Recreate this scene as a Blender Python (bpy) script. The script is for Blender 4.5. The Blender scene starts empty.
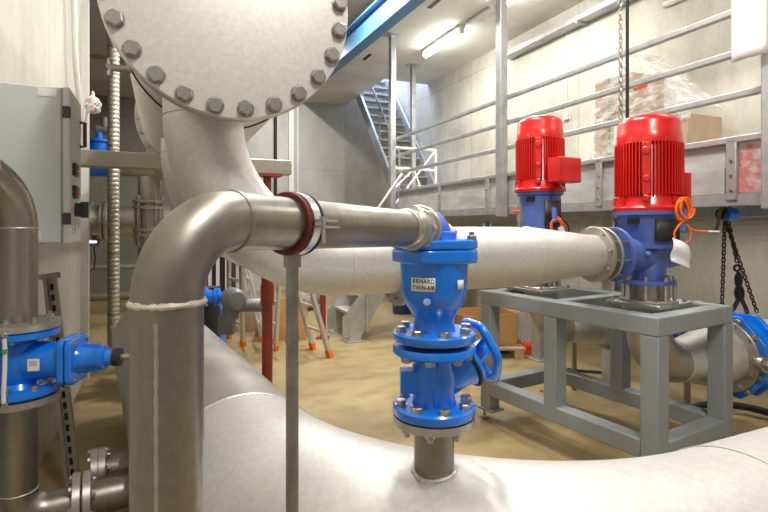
import bpy, bmesh, math, random
from mathutils import Vector, Matrix, Quaternion, noise
random.seed(7)
PI = math.pi
SC = bpy.context.scene
COL = SC.collection
V = Vector
H = 1.4                       # eye height
F = 500.0                     # focal length in pixels at 768 wide
TH = math.atan2(221, 500)     # the room is turned against the view
CT, ST = math.cos(TH), math.sin(TH)
EU, EV, EZ = V((CT, ST, 0)), V((-ST, CT, 0)), V((0, 0, 1))


def R(u, v, z): return EU * u + EV * v + EZ * z                 # room coordinates to world
def W(px, py, Y): return V(((px - 384) / F * Y, Y, H - (py - 227) / F * Y))
def VU(px, u):                                                   # room v of a photo column on the plane u
    Y = F * u / (CT * (px - 163)); return (Y - u * ST) / CT


# ------------------------------------------------------------------ materials
MATS = {}
def nt(name):
    m = bpy.data.materials.new(name); m.use_nodes = True
    t = m.node_tree; b = t.nodes['Principled BSDF']; MATS[name] = m
    return m, t, b
def ramp(t, fac, stops):
    r = t.nodes.new('ShaderNodeValToRGB'); e = r.color_ramp.elements
    while len(e) < len(stops): e.new(.5)
    for i, (p, c) in enumerate(stops): e[i].position = p; e[i].color = (*c, 1)
    t.links.new(fac, r.inputs[0]); return r.outputs[0]
def noise_tex(t, scale, detail=4, rough=.55, stretch=None, src='Object'):
    tc = t.nodes.new('ShaderNodeTexCoord'); n = t.nodes.new('ShaderNodeTexNoise')
    n.inputs['Scale'].default_value = scale; n.inputs['Detail'].default_value = detail
    n.inputs['Roughness'].default_value = rough
    o = tc.outputs[src]
    if stretch:
        mp = t.nodes.new('ShaderNodeMapping'); mp.inputs['Scale'].default_value = stretch
        t.links.new(o, mp.inputs[0]); o = mp.outputs[0]
    t.links.new(o, n.inputs['Vector']); return n.outputs['Fac']
def bump(t, b, h, strength, dist=.01):
    n = t.nodes.new('ShaderNodeBump'); n.inputs['Strength'].default_value = strength; n.inputs['Distance'].default_value = dist
    t.links.new(h, n.inputs['Height']); t.links.new(n.outputs[0], b.inputs['Normal'])
def mul(t, a, c, fac=1.0):
    m = t.nodes.new('ShaderNodeMix'); m.data_type = 'RGBA'; m.blend_type = 'MULTIPLY'
    m.inputs[0].default_value = fac; t.links.new(a, m.inputs[6]); t.links.new(c, m.inputs[7]); return m.outputs[2]
def paint(name, col, rough=.4, metal=0., var=.12, scale=6, bmp=0., coat=0., stretch=None, spec=.5):
    m, t, b = nt(name)
    lo = tuple(c * (1 - var) for c in col); hi = tuple(min(1, c * (1 + var * .6)) for c in col)
    n = noise_tex(t, scale, stretch=stretch)
    t.links.new(ramp(t, n, [(.3, lo), (.7, hi)]), b.inputs['Base Color'])
    b.inputs['Roughness'].default_value = rough; b.inputs['Metallic'].default_value = metal
    b.inputs['Coat Weight'].default_value = coat; b.inputs['Coat Roughness'].default_value = .12
    b.inputs['Specular IOR Level'].default_value = spec
    if bmp: bump(t, b, noise_tex(t, scale * 8), bmp, .004)
    return m
def steel(name, lo, hi, r0, r1, scale=3, metal=.9, stretch=None, fine=60):
    m, t, b = nt(name)
    a = noise_tex(t, scale, 6, .6, stretch); c = noise_tex(t, fine, 3, .6)
    col = ramp(t, a, [(.28, lo), (.72, hi)])
    t.links.new(mul(t, col, ramp(t, c, [(.3, (.86, .85, .84)), (.7, (1, 1, 1))])), b.inputs['Base Color'])
    rr = ramp(t, a, [(.3, (r1,) * 3), (.7, (r0,) * 3)])
    t.links.new(rr, b.inputs['Roughness']); b.inputs['Metallic'].default_value = metal
    return m
def concrete(name, c0, c1, axes, seam=(2.6, 1.35), seamd=.72, rot=0., mort=.006, stain=.85):
    m, t, b = nt(name)
    tc = t.nodes.new('ShaderNodeTexCoord'); sp = t.nodes.new('ShaderNodeSeparateXYZ'); cb = t.nodes.new('ShaderNodeCombineXYZ')
    t.links.new(tc.outputs['Object'], sp.inputs[0])
    t.links.new(sp.outputs[axes[0]], cb.inputs[0]); t.links.new(sp.outputs[axes[1]], cb.inputs[1])
    br = t.nodes.new('ShaderNodeTexBrick'); br.offset = 0
    br.inputs['Color1'].default_value = (1, 1, 1, 1); br.inputs['Color2'].default_value = (.955, .955, .95, 1)
    br.inputs['Mortar'].default_value = (seamd,) * 3 + (1,); br.inputs['Scale'].default_value = 1
    br.inputs['Mortar Size'].default_value = mort; br.inputs['Brick Width'].default_value = seam[0]; br.inputs['Row Height'].default_value = seam[1]
    t.links.new(cb.outputs[0], br.inputs['Vector'])
    n1 = noise_tex(t, .8, 8, .65); n2 = noise_tex(t, 2.2, 6, .7, (1, 1, .35)); n3 = noise_tex(t, 35, 3)
    col = ramp(t, n1, [(.3, c0), (.65, c1)])
    col = mul(t, col, ramp(t, n2, [(.3, (stain, stain * .99, stain * .97)), (.6, (1, 1, 1))]))
    col = mul(t, col, ramp(t, n3, [(.3, (.93, .93, .92)), (.6, (1, 1, 1))]))
    t.links.new(mul(t, col, br.outputs['Color']), b.inputs['Base Color'])
    b.inputs['Roughness'].default_value = .75; bump(t, b, n3, .15, .004)
    return m
concrete('concrete_side', (.52, .48, .40), (.74, .71, .63), (1, 2), (2.4, 4.0), .62, stain=.74)
concrete('concrete_left', (.56, .53, .47), (.70, .67, .61), (1, 2), (1.25, 5.0), .62, stain=.8)
concrete('concrete_back', (.46, .455, .44), (.60, .59, .57), (0, 2), (1.3, 2.7), .75)
concrete('concrete_ceiling', (.62, .59, .53), (.72, .69, .63), (0, 1), (2.0, 1.25), .80)
def floor_mat():
    m, t, b = nt('floor_screed')
    a = noise_tex(t, .55, 7, .62); c = noise_tex(t, 3.2, 6, .65, (1, 2.2, 1)); d = noise_tex(t, 40, 3)
    col = ramp(t, a, [(.30, (.27, .19, .080)), (.50, (.42, .315, .155)), (.70, (.52, .415, .24))])
    col = mul(t, col, ramp(t, c, [(.30, (.72, .68, .60)), (.58, (1, 1, 1))]))
    col = mul(t, col, ramp(t, d, [(.3, (.92, .92, .9)), (.6, (1, 1, 1))]))
    tc = t.nodes.new('ShaderNodeTexCoord'); vm_ = t.nodes.new('ShaderNodeVectorMath'); vm_.operation = 'DISTANCE'
    t.links.new(tc.outputs['Object'], vm_.inputs[0]); vm_.inputs[1].default_value = (-.3, 4.9, 0)
    ad = t.nodes.new('ShaderNodeMath'); ad.operation = 'ADD'; nz = noise_tex(t, 3.5, 6, .6)
    t.links.new(vm_.outputs['Value'], ad.inputs[0]); t.links.new(nz, ad.inputs[1])
    col = mul(t, col, ramp(t, ad.outputs[0], [(.78, (.30, .27, .20)), (.95, (.95, .95, .93))]))   # muddy patch
    t.links.new(col, b.inputs['Base Color'])
    t.links.new(ramp(t, c, [(.3, (.35,) * 3), (.7, (.62,) * 3)]), b.inputs['Roughness'])
    bump(t, b, d, .08, .003)
floor_mat()
steel('stainless_pipe', (.27, .24, .205), (.43, .395, .355), .30, .48, 9, .95, (1, 1, .12))
steel('stainless_pickled', (.66, .63, .59), (.80, .78, .745), .42, .55, 2.2, .55)
steel('stainless_big', (.56, .545, .52), (.67, .655, .635), .42, .58, 2.4, .55)
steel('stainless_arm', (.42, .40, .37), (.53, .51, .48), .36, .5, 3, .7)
steel('stainless_flange', (.45, .42, .38), (.62, .59, .55), .30, .48, 2.5, .85)
steel('flange_satin', (.66, .62, .56), (.88, .85, .80), .30, .46, 1.6, .65)
steel('weld_bead', (.62, .57, .50), (.86, .83, .78), .35, .5, 60, .8)
steel('bolt_steel', (.38, .365, .33), (.62, .60, .56), .25, .4, 20, .95)
steel('galvanised', (.40, .415, .42), (.58, .595, .595), .38, .55, 9, .6)
steel('threaded_steel', (.27, .255, .23), (.42, .40, .37), .4, .55, 20, .8)
steel('aluminium', (.66, .65, .62), (.80, .79, .77), .35, .5, 12, .7)
paint('valve_blue', (.004, .20, .82), .24, 0, .10, 9, .05, .5)
paint('pump_blue', (.085, .15, .45), .35, 0, .12, 8, 0, .2)
paint('pump_red', (.66, .010, .007), .30, 0, .08, 7, 0, .35)
paint('crane_blue', (.085, .23, .42), .4, 0, .10, 3)
paint('oxide_red', (.24, .032, .017), .5, 0, .2, 10)
paint('frame_grey', (.29, .318, .33), .42, 0, .06, 5)
paint('cabinet_grey', (.60, .63, .615), .42, 0, .04, 3)
paint('hinge_black', (.05, .052, .055), .45, 0, .2, 20)
paint('rubber_black', (.018, .017, .016), .6, 0, .2, 15)
paint('rubber_red', (.13, .016, .011), .55, 0, .15, 20)
paint('zinc', (.70, .71, .70), .28, .9, .08, 30)
paint('orange_plastic', (.95, .17, .01), .45, 0, .08, 20)
paint('paper_white', (.80, .80, .82), .7, 0, .04, 12)
paint('label_white', (.82, .82, .80), .5, 0, .03, 30)
paint('ink_black', (.01, .01, .01), .6, 0, .1, 20)
paint('cardboard', (.52, .30, .12), .8, 0, .12, 8)
paint('cardboard_pale', (.56, .40, .27), .75, 0, .12, 6)
paint('pallet_wood', (.42, .29, .16), .8, 0, .25, 14, stretch=(1, 1, 6))
paint('white_paint', (.80, .80, .78), .45, 0, .04, 5)
paint('conduit_white', (.78, .77, .73), .5, 0, .05, 10)
paint('wrap_strip', (.75, .72, .66), .55, 0, .1, 20)
paint('actuator_grey', (.17, .175, .175), .4, 0, .12, 10, .05)
paint('yellow_hose', (.40, .37, .22), .5, 0, .1, 20)
paint('green_strip', (.06, .35, .10), .5, 0, .1, 20)
paint('strap_brown', (.20, .16, .10), .7, 0, .2, 30)
paint('chain_dark', (.06, .052, .042), .5, .7, .2, 30)
paint('mesh_dark', (.06, .056, .05), .5, .4, .2, 80)
paint('valve_navy', (.010, .035, .19), .35, 0, .15, 9, 0, .2)
steel('duct_foil', (.60, .56, .48), (.78, .74, .66), .35, .5, 12, .7)
steel('pipe_dull', (.40, .37, .31), (.55, .52, .45), .35, .5, 4, .85)
paint('louvre', (.55, .55, .52), .6, 0, .05, 10)
paint('fixture_grey', (.55, .55, .54), .5, 0, .05, 10)
paint('gasket_black', (.012, .012, .012), .6, 0, .1, 20)
paint('hot_red', (.80, .05, .03), .5, 0, .1, 20)
paint('bag_grey', (.30, .28, .27), .6, 0, .5, 14)
def film():
    m, t, b = nt('stretch_film')
    n = noise_tex(t, 6, 6, .6, (1, 1, 2.6))
    t.links.new(ramp(t, n, [(.35, (.80, .76, .73)), (.6, (.97, .96, .95))]), b.inputs['Base Color'])
    t.links.new(ramp(t, n, [(.36, (.10,) * 3), (.64, (.72,) * 3)]), b.inputs['Alpha'])
    b.inputs['Roughness'].default_value = .22; bump(t, b, n, .25, .02)
film()
def bagmat():
    m, t, b = nt('printed_bag')
    n = noise_tex(t, 22, 3)
    t.links.new(ramp(t, n, [(.36, (.08, .08, .10)), (.42, (.82, .80, .79)), (.58, (.82, .80, .79)), (.63, (.72, .05, .05))]), b.inputs['Base Color'])
    b.inputs['Roughness'].default_value = .5; bump(t, b, n, .5, .01)
bagmat()
def panel_mat():
    m, t, b = nt('kerb_panel_grey')
    a = noise_tex(t, 2.5, 6, .6, (1, 1, 3))
    t.links.new(ramp(t, a, [(.35, (.40, .405, .40)), (.65, (.58, .58, .565))]), b.inputs['Base Color'])
    b.inputs['Roughness'].default_value = .55; b.inputs['Metallic'].default_value = .25
    m, t, b = nt('kerb_panel_red')
    a = noise_tex(t, 4, 6, .7)
    t.links.new(ramp(t, a, [(.42, (.62, .60, .58)), (.56, (.50, .17, .17))]), b.inputs['Base Color'])
    b.inputs['Roughness'].default_value = .6
panel_mat()
def emis(name, col, s):
    m, t, b = nt(name); b.inputs['Base Color'].default_value = (1, 1, 1, 1)
    b.inputs['Emission Color'].default_value = (*col, 1); b.inputs['Emission Strength'].default_value = s
emis('tube_glow', (1, .97, .90), 45)
emis('display_glow', (.6, .75, 1), 2.0)

# ------------------------------------------------------------------ mesh building
def frame_of(ax):
    ax = V(ax).normalized()
    h = EZ if abs(ax.z) < .9 else V((1, 0, 0))
    x = h.cross(ax).normalized(); return x, ax.cross(x), ax
class MB:
    def __init__(s): s.bm = bmesh.new()
    def faces(s, vs, fs):
        b = [s.bm.verts.new(v) for v in vs]
        for f in fs:
            try: s.bm.faces.new([b[i] for i in f])
            except ValueError: pass
        return s
    def obox(s, c, ax, ay, az, dx, dy, dz):
        c = V(c); X, Y, Z = V(ax).normalized() * dx / 2, V(ay).normalized() * dy / 2, V(az).normalized() * dz / 2
        vs = [c + X * i + Y * j + Z * k for k in (-1, 1) for j in (-1, 1) for i in (-1, 1)]
        return s.faces(vs, [(0, 2, 3, 1), (4, 5, 7, 6), (0, 1, 5, 4), (2, 6, 7, 3), (0, 4, 6, 2), (1, 3, 7, 5)])
    def box(s, x0, x1, y0, y1, z0, z1):
        return s.obox(((x0 + x1) / 2, (y0 + y1) / 2, (z0 + z1) / 2), (1, 0, 0), (0, 1, 0), EZ, x1 - x0, y1 - y0, z1 - z0)
    def rbox(s, u0, u1, v0, v1, z0, z1):
        return s.obox(R((u0 + u1) / 2, (v0 + v1) / 2, (z0 + z1) / 2), EU, EV, EZ, u1 - u0, v1 - v0, z1 - z0)
    def bar(s, p, q, w, h, up=EZ):                                # rectangular bar from p to q
        p, q = V(p), V(q); d = (q - p); L = d.length; d.normalize()
        side = d.cross(V(up)).normalized(); u = side.cross(d)
        return s.obox((p + q) / 2, d, side, u, L, w, h)
    def lathe(s, prof, o, ax, seg=32, cap=True, phase=0., sx=1., sy=1.):   # prof: (distance along axis, radius)
        o = V(o); x, y, z = frame_of(ax); vs, fs = [], []
        for d, r in prof:
            for k in range(seg):
                a = 2 * PI * k / seg + phase
                vs.append(o + z * d + x * (r * math.cos(a) * sx) + y * (r * math.sin(a) * sy))
        n = len(prof)
        for i in range(n - 1):
            for k in range(seg):
                a, b = i * seg + k, i * seg + (k + 1) % seg
                fs.append((a, b, b + seg, a + seg))
        if cap:
            fs.append(tuple(reversed(range(seg)))); fs.append(tuple(range((n - 1) * seg, n * seg)))
        return s.faces(vs, fs)
    def cyl(s, p, q, r, r2=None, seg=24, phase=0.):
        p, q = V(p), V(q); d = q - p
        return s.lathe([(0, r), (d.length, r if r2 is None else r2)], p, d, seg, True, phase)
    def disc(s, c, ax, r, th, seg=48, bev=.0):
        if bev: return s.lathe([(0, r - bev), (bev, r), (th - bev, r), (th, r - bev)], c, ax, seg)
        return s.lathe([(0, r), (th, r)], c, ax, seg)
    def ringdisc(s, c, ax, r0, r1, th, seg=48):
        o = V(c); x, y, z = frame_of(ax); vs, fs = [], []
        for d, r in ((0, r0), (0, r1), (th, r1), (th, r0)):
            for k in range(seg):
                a = 2 * PI * k / seg; vs.append(o + z * d + x * r * math.cos(a) + y * r * math.sin(a))
        for i in range(4):
            for k in range(seg):
                k2 = (k + 1) % seg; j = (i + 1) % 4
                fs.append((i * seg + k, i * seg + k2, j * seg + k2, j * seg + k))
        return s.faces(vs, fs)
    def tube(s, path, r, seg=20, closed=False, cap=True, rot=0.):
        path = [V(p) for p in path]; n = len(path)
        rr = r if isinstance(r, (list, tuple)) else [r] * n
        tans = []
        for i in range(n):
            a = path[(i - 1) % n] if (closed or i > 0) else path[i]
            b = path[(i + 1) % n] if (closed or i < n - 1) else path[i]
            tans.append((b - a).normalized())
        x, y, z = frame_of(tans[0]); vs, fs = [], []
        for i in range(n):
            if i:
                q = tans[i - 1].rotation_difference(tans[i]); x = q @ x
                x = (x - tans[i] * x.dot(tans[i])).normalized()
            y = tans[i].cross(x)
            for k in range(seg):
                a = 2 * PI * k / seg + rot; vs.append(path[i] + (x * math.cos(a) + y * math.sin(a)) * rr[i])
        for i in range(n if closed else n - 1):
            for k in range(seg):
                a, b = i * seg + k, i * seg + (k + 1) % seg
                c, d = ((i + 1) % n) * seg + (k + 1) % seg, ((i + 1) % n) * seg + k
                fs.append((a, b, c, d))
        if cap and not closed:
            fs.append(tuple(reversed(range(seg)))); fs.append(tuple(range((n - 1) * seg, n * seg)))
        return s.faces(vs, fs)
    def torus(s, c, ax, Rr, r, seg=40, sub=8, wob=0.):
        x, y, z = frame_of(ax); c = V(c)
        pts = [c + (x * math.cos(2 * PI * k / seg) + y * math.sin(2 * PI * k / seg)) * Rr for k in range(seg)]
        rr = [r * (1 + wob * (random.random() - .5)) for _ in pts]
        return s.tube(pts, rr, sub, True)
    def prism(s, pts, d):                                         # closed outline swept along d
        pts = [V(p) for p in pts]; d = V(d); n = len(pts)
        vs = pts + [p + d for p in pts]
        fs = [tuple(reversed(range(n))), tuple(range(n, 2 * n))] + [(i, (i + 1) % n, n + (i + 1) % n, n + i) for i in range(n)]
        return s.faces(vs, fs)
    def ball(s, c, r, sx=1, sy=1, sz=1, seg=16, rings=10):
        prof = [(-r * math.cos(PI * i / rings) * sz, max(1e-4, r * math.sin(PI * i / rings))) for i in range(rings + 1)]
        return s.lathe(prof, c, EZ, seg, True, 0, sx, sy)
    def build(s, name, mat, parent=None, smooth=40, bevel=0., seg=2):
        bm = s.bm
        bmesh.ops.recalc_face_normals(bm, faces=bm.faces)
        me = bpy.data.meshes.new(name)
        if parent is not None: o0 = ORG[parent.name]
        else:
            xs = [v.co for v in bm.verts]
            lo = [min(p[i] for p in xs) for i in range(3)]; hi = [max(p[i] for p in xs) for i in range(3)]
            o0 = V(((lo[0] + hi[0]) / 2, (lo[1] + hi[1]) / 2, lo[2]))
        bmesh.ops.translate(bm, vec=-o0, verts=bm.verts)
        bm.to_mesh(me); bm.free()
        if smooth:
            for p in me.polygons: p.use_smooth = True
            me.set_sharp_from_angle(angle=math.radians(smooth))
        me.materials.append(MATS[mat])
        ob = bpy.data.objects.new(name, me); COL.objects.link(ob)
        if parent is not None: ob.parent = parent
        else: ob.location = o0
        ORG[ob.name] = o0.copy()
        if bevel:
            b = ob.modifiers.new('bevel', 'BEVEL'); b.width = bevel; b.segments = seg; b.limit_method = 'ANGLE'; b.angle_limit = math.radians(35)
            b.harden_normals = False
        return ob
ORG = {}
def arc(c, a, b, r, a0, a1, n):                                   # c + r*(a cos + b sin)
    return [V(c) + (V(a) * math.cos(a0 + (a1 - a0) * i / n) + V(b) * math.sin(a0 + (a1 - a0) * i / n)) * r for i in range(n + 1)]
def elbow(p, din, dout, r, n=14):                                 # p: start; 90 degree bend of radius r
    p, din, dout = V(p), V(din).normalized(), V(dout).normalized()
    return [p + dout * r * (1 - math.cos(PI / 2 * i / n)) + din * r * math.sin(PI / 2 * i / n) for i in range(n + 1)]
def tag(o, label, cat, group=None, kind=None):
    o['label'] = label; o['category'] = cat
    if group: o['group'] = group
    if kind: o['kind'] = kind
    return o
def thing(name, label, cat, loc, group=None):
    o = bpy.data.objects.new(name, None); COL.objects.link(o); o.location = loc; o.empty_display_size = .05
    ORG[o.name] = V(loc); return tag(o, label, cat, group)
def struct(o): o['kind'] = 'structure'; return o
BM_ = {}
def bolt_mesh(kind, d, L, mat):
    k = (kind, round(d, 4), round(L, 4), mat)
    if k in BM_: return BM_[k]
    m = MB(); ph = random.random()
    m.cyl((0, 0, 0), (0, 0, d * .12), d * 1.0, seg=16)                                   # washer
    m.lathe([(d * .12, d * .88), (d * .72, d * .88), (d * .84, d * .74)], (0, 0, 0), EZ, 6)
    if kind == 'stud': m.cyl((0, 0, d * .8), (0, 0, d * 1.5), d * .5, seg=10)
    if L: m.cyl((0, 0, -L), (0, 0, 0), d * .48, seg=10)
    me = bpy.data.meshes.new('bolt'); bmesh.ops.recalc_face_normals(m.bm, faces=m.bm.faces); m.bm.to_mesh(me); m.bm.free()
    for p in me.polygons: p.use_smooth = True
    me.set_sharp_from_angle(angle=math.radians(30)); me.materials.append(MATS[mat]); BM_[k] = me
    return me
def bolt(parent, p, ax, d, L=0., kind='bolt', mat='bolt_steel', name='bolt', spin=0.):
    o = bpy.data.objects.new(name, bolt_mesh(kind, d, L, mat)); COL.objects.link(o); o.parent = parent
    x, y, z = frame_of(ax)
    q = Matrix((x, y, z)).transposed().to_quaternion() @ Quaternion((0, 0, 1), spin)
    o.rotation_mode = 'QUATERNION'; o.rotation_quaternion = q; o.location = V(p) - ORG[parent.name]
    return o
def bolts(parent, c, ax, r, n, d, a0=0., L=0., kind='bolt', mat='bolt_steel'):
    x, y, z = frame_of(ax)
    for k in range(n):
        a = a0 + 2 * PI * k / n
        bolt(parent, V(c) + (x * math.cos(a) + y * math.sin(a)) * r, ax, d, L, kind, mat, spin=random.random())
def text(s, name, parent, p, right, up, size, mat, ext=.0004):
    cu = bpy.data.curves.new(name, 'FONT'); cu.body = s; cu.size = size; cu.align_x = 'CENTER'; cu.align_y = 'CENTER'; cu.extrude = ext
    t = bpy.data.objects.new('tmp', cu); COL.objects.link(t)
    me = bpy.data.meshes.new_from_object(t.evaluated_get(bpy.context.evaluated_depsgraph_get()))
    bpy.data.objects.remove(t)
    right, up = V(right).normalized(), V(up).normalized(); n = right.cross(up)
    me.transform(Matrix.Translation(V(p) - ORG[parent.name]) @ Matrix((right, up, n)).transposed().to_4x4())
    me.materials.clear(); me.materials.append(MATS[mat])
    o = bpy.data.objects.new(name, me); COL.objects.link(o); o.parent = parent; ORG[o.name] = ORG[parent.name]
    return o

# ------------------------------------------------------------------ the setting
ZC, ZH = 4.23, 4.75                                               # low and high ceiling
def room_obj(name, mat, boxes, bevel=0):
    bm = MB()
    for u0, u1, v0, v1, z0, z1 in boxes: bm.box(u0, u1, v0, v1, z0, z1)
    bmesh.ops.recalc_face_normals(bm.bm, faces=bm.bm.faces)
    me = bpy.data.meshes.new(name); bm.bm.to_mesh(me); bm.bm.free(); me.materials.append(MATS[mat])
    o = bpy.data.objects.new(name, me); COL.objects.link(o); o.rotation_euler = (0, 0, TH); ORG[o.name] = V((0, 0, 0))
    return struct(o)
room_obj('trim_4', 'concrete_back', [(-7, -.45, 5.5, 11.07, 3.95, ZH)])
room_obj('floor', 'floor_screed', [(-7, 5.1, -1.6, 13.3, -.15, 0)])
room_obj('wall_right', 'concrete_side', [(4.82, 5.1, -1.6, 13.3, 0, 8)])
room_obj('wall_left', 'concrete_left', [(-.95, -.66, -1.6, 5.5, 0, ZH), (-7.2, -.95, 5.2, 5.5, 0, ZH)])
room_obj('wall_back', 'concrete_back', [(.3, 2.84, 11.07, 11.3, 0, ZH), (2.84, 4.82, 11.07, 11.3, 0, 4.9), (3.67, 5.1, 13.0, 13.3, 4, 8), (3.67, 3.85, 8.75, 13.3, 5.0, 8)])
concrete('concrete_shaded', (.17, .15, .12), (.26, .24, .20), (0, 2), (2.2, 1.2), .7)  # back wall concrete with the shade of the recess put into its colour
room_obj('wall_far_left', 'concrete_shaded', [(-7.2, -7, 5, 11.3, 0, ZH), (-7, .3, 11.07, 11.3, 0, ZH)])
room_obj('ceiling', 'concrete_ceiling', [(2.84, 5.1, -1.6, 8.75, ZC, 5.0), (2.84, 3.87, 8.75, 11.3, ZC, 5.0), (-7, 2.84, -1.6, 11.3, ZH, 5.0)])
def slot(px, py):                                                 # dark slots cast into the ceiling
    Y = F * (ZC - H) / (227 - py); p = V(((px - 384) / F * Y, Y, ZC)); return p.dot(EU), p.dot(EV)
for n_, (px, py) in enumerate(((367, 57), (435, 3))):
    u, v = slot(px, py); room_obj('trim_%d' % (n_ + 1), 'gasket_black', [(u - .03, u + .03, v - .16, v + .16, ZC - .004, ZC + .01)])
room_obj('trim_3', 'louvre', [(4.807, 4.819, VU(790, 4.8), VU(733, 4.8), 1.28 + .04 * k, 1.30 + .04 * k) for k in range(6)])

# ------------------------------------------------------------------ lights
def area(name, loc, sx, sy, power, col=(1, .972, .915), rot=(0, 0, 0), spread=PI):
    l = bpy.data.lights.new(name, 'AREA'); l.shape = 'RECTANGLE'; l.size = sx; l.size_y = sy; l.energy = power; l.color = col; l.spread = spread
    o = bpy.data.objects.new(name, l); COL.objects.link(o); o.location = loc; o.rotation_euler = rot; return o
def fixture(u, v, label):
    t = thing('ceiling_light', label, 'light', R(u, v, ZC - .14), 'fluorescent tube lights on the low ceiling')
    m = MB(); m.rbox(u - .05, u + .05, v - .56, v + .56, ZC - .05, ZC); m.build('housing', 'fixture_grey', t, bevel=.006)
    m = MB(); m.cyl(R(u, v - .50, ZC - .095), R(u, v + .50, ZC - .095), .042, seg=16); m.build('tube', 'tube_glow', t)
    for sg in (-1, 1):
        m = MB(); m.rbox(u - .03, u + .03, v + sg * .53 - .03, v + sg * .53 + .03, ZC - .12, ZC - .05); m.build('end_cap', 'fixture_grey', t)
    area('tube_lamp', R(u, v, ZC - .16), .12, 1.0, 40, rot=(0, 0, TH))
fixture(3.82, 6.50, 'lit fluorescent tube on the low ceiling to the left of the tall post')
fixture(3.82, 4.60, 'lit fluorescent tube cut by the top edge of the photo beside the tall post')
for u, v, pw in ((1.0, -.6, 150), (1.5, 2.6, 150), (2.1, 5.8, 150), (2.3, 9.3, 80), (3.95, 1.6, 40)):  # unseen ceiling lamps, added out of view to light the hall
    area('unseen_hall_lamp', R(u, v, (ZC if u > 3 else ZH) - .12), .14, 1.3, pw, rot=(0, 0, TH))
area('stairwell_daylight', R(4.35, 10.9, 7.4), .9, 3.6, 1000, (.55, .68, 1.0), (0, 0, TH))
for v in (2.6, 4.8): area('deck_fill', R(3.95, v, 1.46), .1, 1.0, 9, rot=(0, 0, TH))  # unseen fill lights added under the deck to brighten the wall below
w = bpy.data.worlds.new('hall_air'); SC.world = w; w.use_nodes = True
w.node_tree.nodes['Background'].inputs[0].default_value = (1, .96, .90, 1); w.node_tree.nodes['Background'].inputs[1].default_value = .27

# ------------------------------------------------------------------ mezzanine, rails, stairs
UR = 3.15
t = thing('mezzanine_platform', 'galvanised steel mezzanine platform along the right wall with grey kerb panels', 'platform', R(4, 4, 0))
m = MB(); m.rbox(UR + .05, 4.82, .9, 7.1, 1.575, 1.605); m.rbox(3.80, 4.82, 7.1, 8.7, 1.575, 1.605); m.build('deck', 'galvanised', t)
m = MB(); m.rbox(UR - .01, UR + .07, .9, 7.12, 1.535, 1.60); m.rbox(UR - .01, UR + .12, .9, 7.12, 1.53, 1.542); m.build('edge_channel', 'galvanised', t)
m = MB(); m.rbox(UR + .45, UR + .55, .9, 7.1, 1.47, 1.575); m.build('deck_beam', 'galvanised', t)
m = MB(); m.rbox(4.5, 4.6, .9, 7.1, 1.47, 1.575); m.build('deck_beam', 'galvanised', t)
vs = [VU(p, UR) for p in (397, 440, 488, 600, 733, 900)]
for i in range(len(vs) - 1):
    a, b = vs[i + 1], vs[i]
    m = MB(); m.rbox(UR, UR + .02, a + .05, b - .03, 1.605, 1.76)
    m.rbox(UR + .012, UR + .03, a + .05, b - .03, 1.76, 1.91); m.build('kerb_panel', 'kerb_panel_red' if i == 4 else 'kerb_panel_grey', t)
    m = MB(); m.rbox(UR - .02, UR + .05, a - .03, a + .03, 1.56, 1.93); m.build('stiffener', 'galvanised', t, bevel=.006)
    for k in range(3):
        bolt(t, R(UR - .02, a, 1.62 + .09 * k), -EU, .010)
m = MB(); m.rbox(UR - .02, UR + .05, .9, 7.12, 1.905, 1.945); m.build('kerb_rail', 'galvanised', t, bevel=.005)
for px, py in ((484, 232), (540, 260), (612, 260)):
    Y = F * (UR + .5) / (CT * (px - 163)); v = (Y - (UR + .5) * ST) / CT
    m = MB(); m.rbox(UR + .44, UR + .56, v - .006, v + .006, 0.012, 1.47)
    m.rbox(UR + .44, UR + .456, v - .06, v + .06, 0.012, 1.47); m.rbox(UR + .544, UR + .56, v - .06, v + .06, 0.012, 1.47)
    m.rbox(UR + .4, UR + .6, v - .1, v + .1, 0, .012); m.build('column', 'galvanised', t)

t = thing('guardrail', 'galvanised guardrail of three rails between tall posts along the mezzanine edge', 'railing', R(UR, 4, 1.6))
for px in (393, 502.5, 775):
    v = VU(px, UR - .05)
    m = MB(); m.rbox(UR - .105, UR - .02, v - .045, v + .045, 1.5, ZC - .012); m.build('post', 'galvanised', t, bevel=.008)
    m = MB(); m.rbox(UR - .16, UR + .04, v - .10, v + .10, ZC - .012, ZC); m.build('head_plate', 'galvanised', t)
for px, u, z1 in ((413, 4.0, ZC - .012),):
    v = VU(px, u)
    m = MB(); m.rbox(u - .04, u + .04, v - .04, v + .04, 1.605, z1); m.build('post', 'galvanised', t, bevel=.008)
    m = MB(); m.rbox(u - .12, u + .12, v - .06, v + .06, ZC - .012, ZC); m.build('head_plate', 'galvanised', t)
for dz in (1.295, 1.043, .792):
    m = MB(); m.rbox(UR - .02, UR + .022, .9, VU(393, UR - .05), H + dz - .022, H + dz + .022); m.build('rail', 'galvanised', t, bevel=.008)
t = thing('safety_gate', 'white cross braced railing across the far end of the mezzanine', 'railing', R(3.5, 6.95, 1.605))
vg = 6.95
m = MB(); m.cyl(R(3.97, vg, 1.605), R(3.97, vg, 2.62), .022); m.build('upright', 'white_paint', t)
m = MB(); m.cyl(R(3.20, vg, 1.605), R(3.20, vg, 2.62), .022); m.build('upright', 'white_paint', t)
for z in (2.62, 2.30, 1.95):
    m = MB(); m.cyl(R(3.20, vg, z), R(3.97, vg, z), .020); m.build('rail', 'white_paint', t)
m = MB(); m.cyl(R(3.2, vg, 1.68), R(3.95, vg, 2.6), .016); m.build('brace', 'white_paint', t)
m = MB(); m.cyl(R(3.2, vg, 1.95), R(3.58, vg, 2.3), .016); m.cyl(R(3.58, vg, 2.3), R(3.85, vg, 1.65), .016); m.build('brace', 'white_paint', t)

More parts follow.
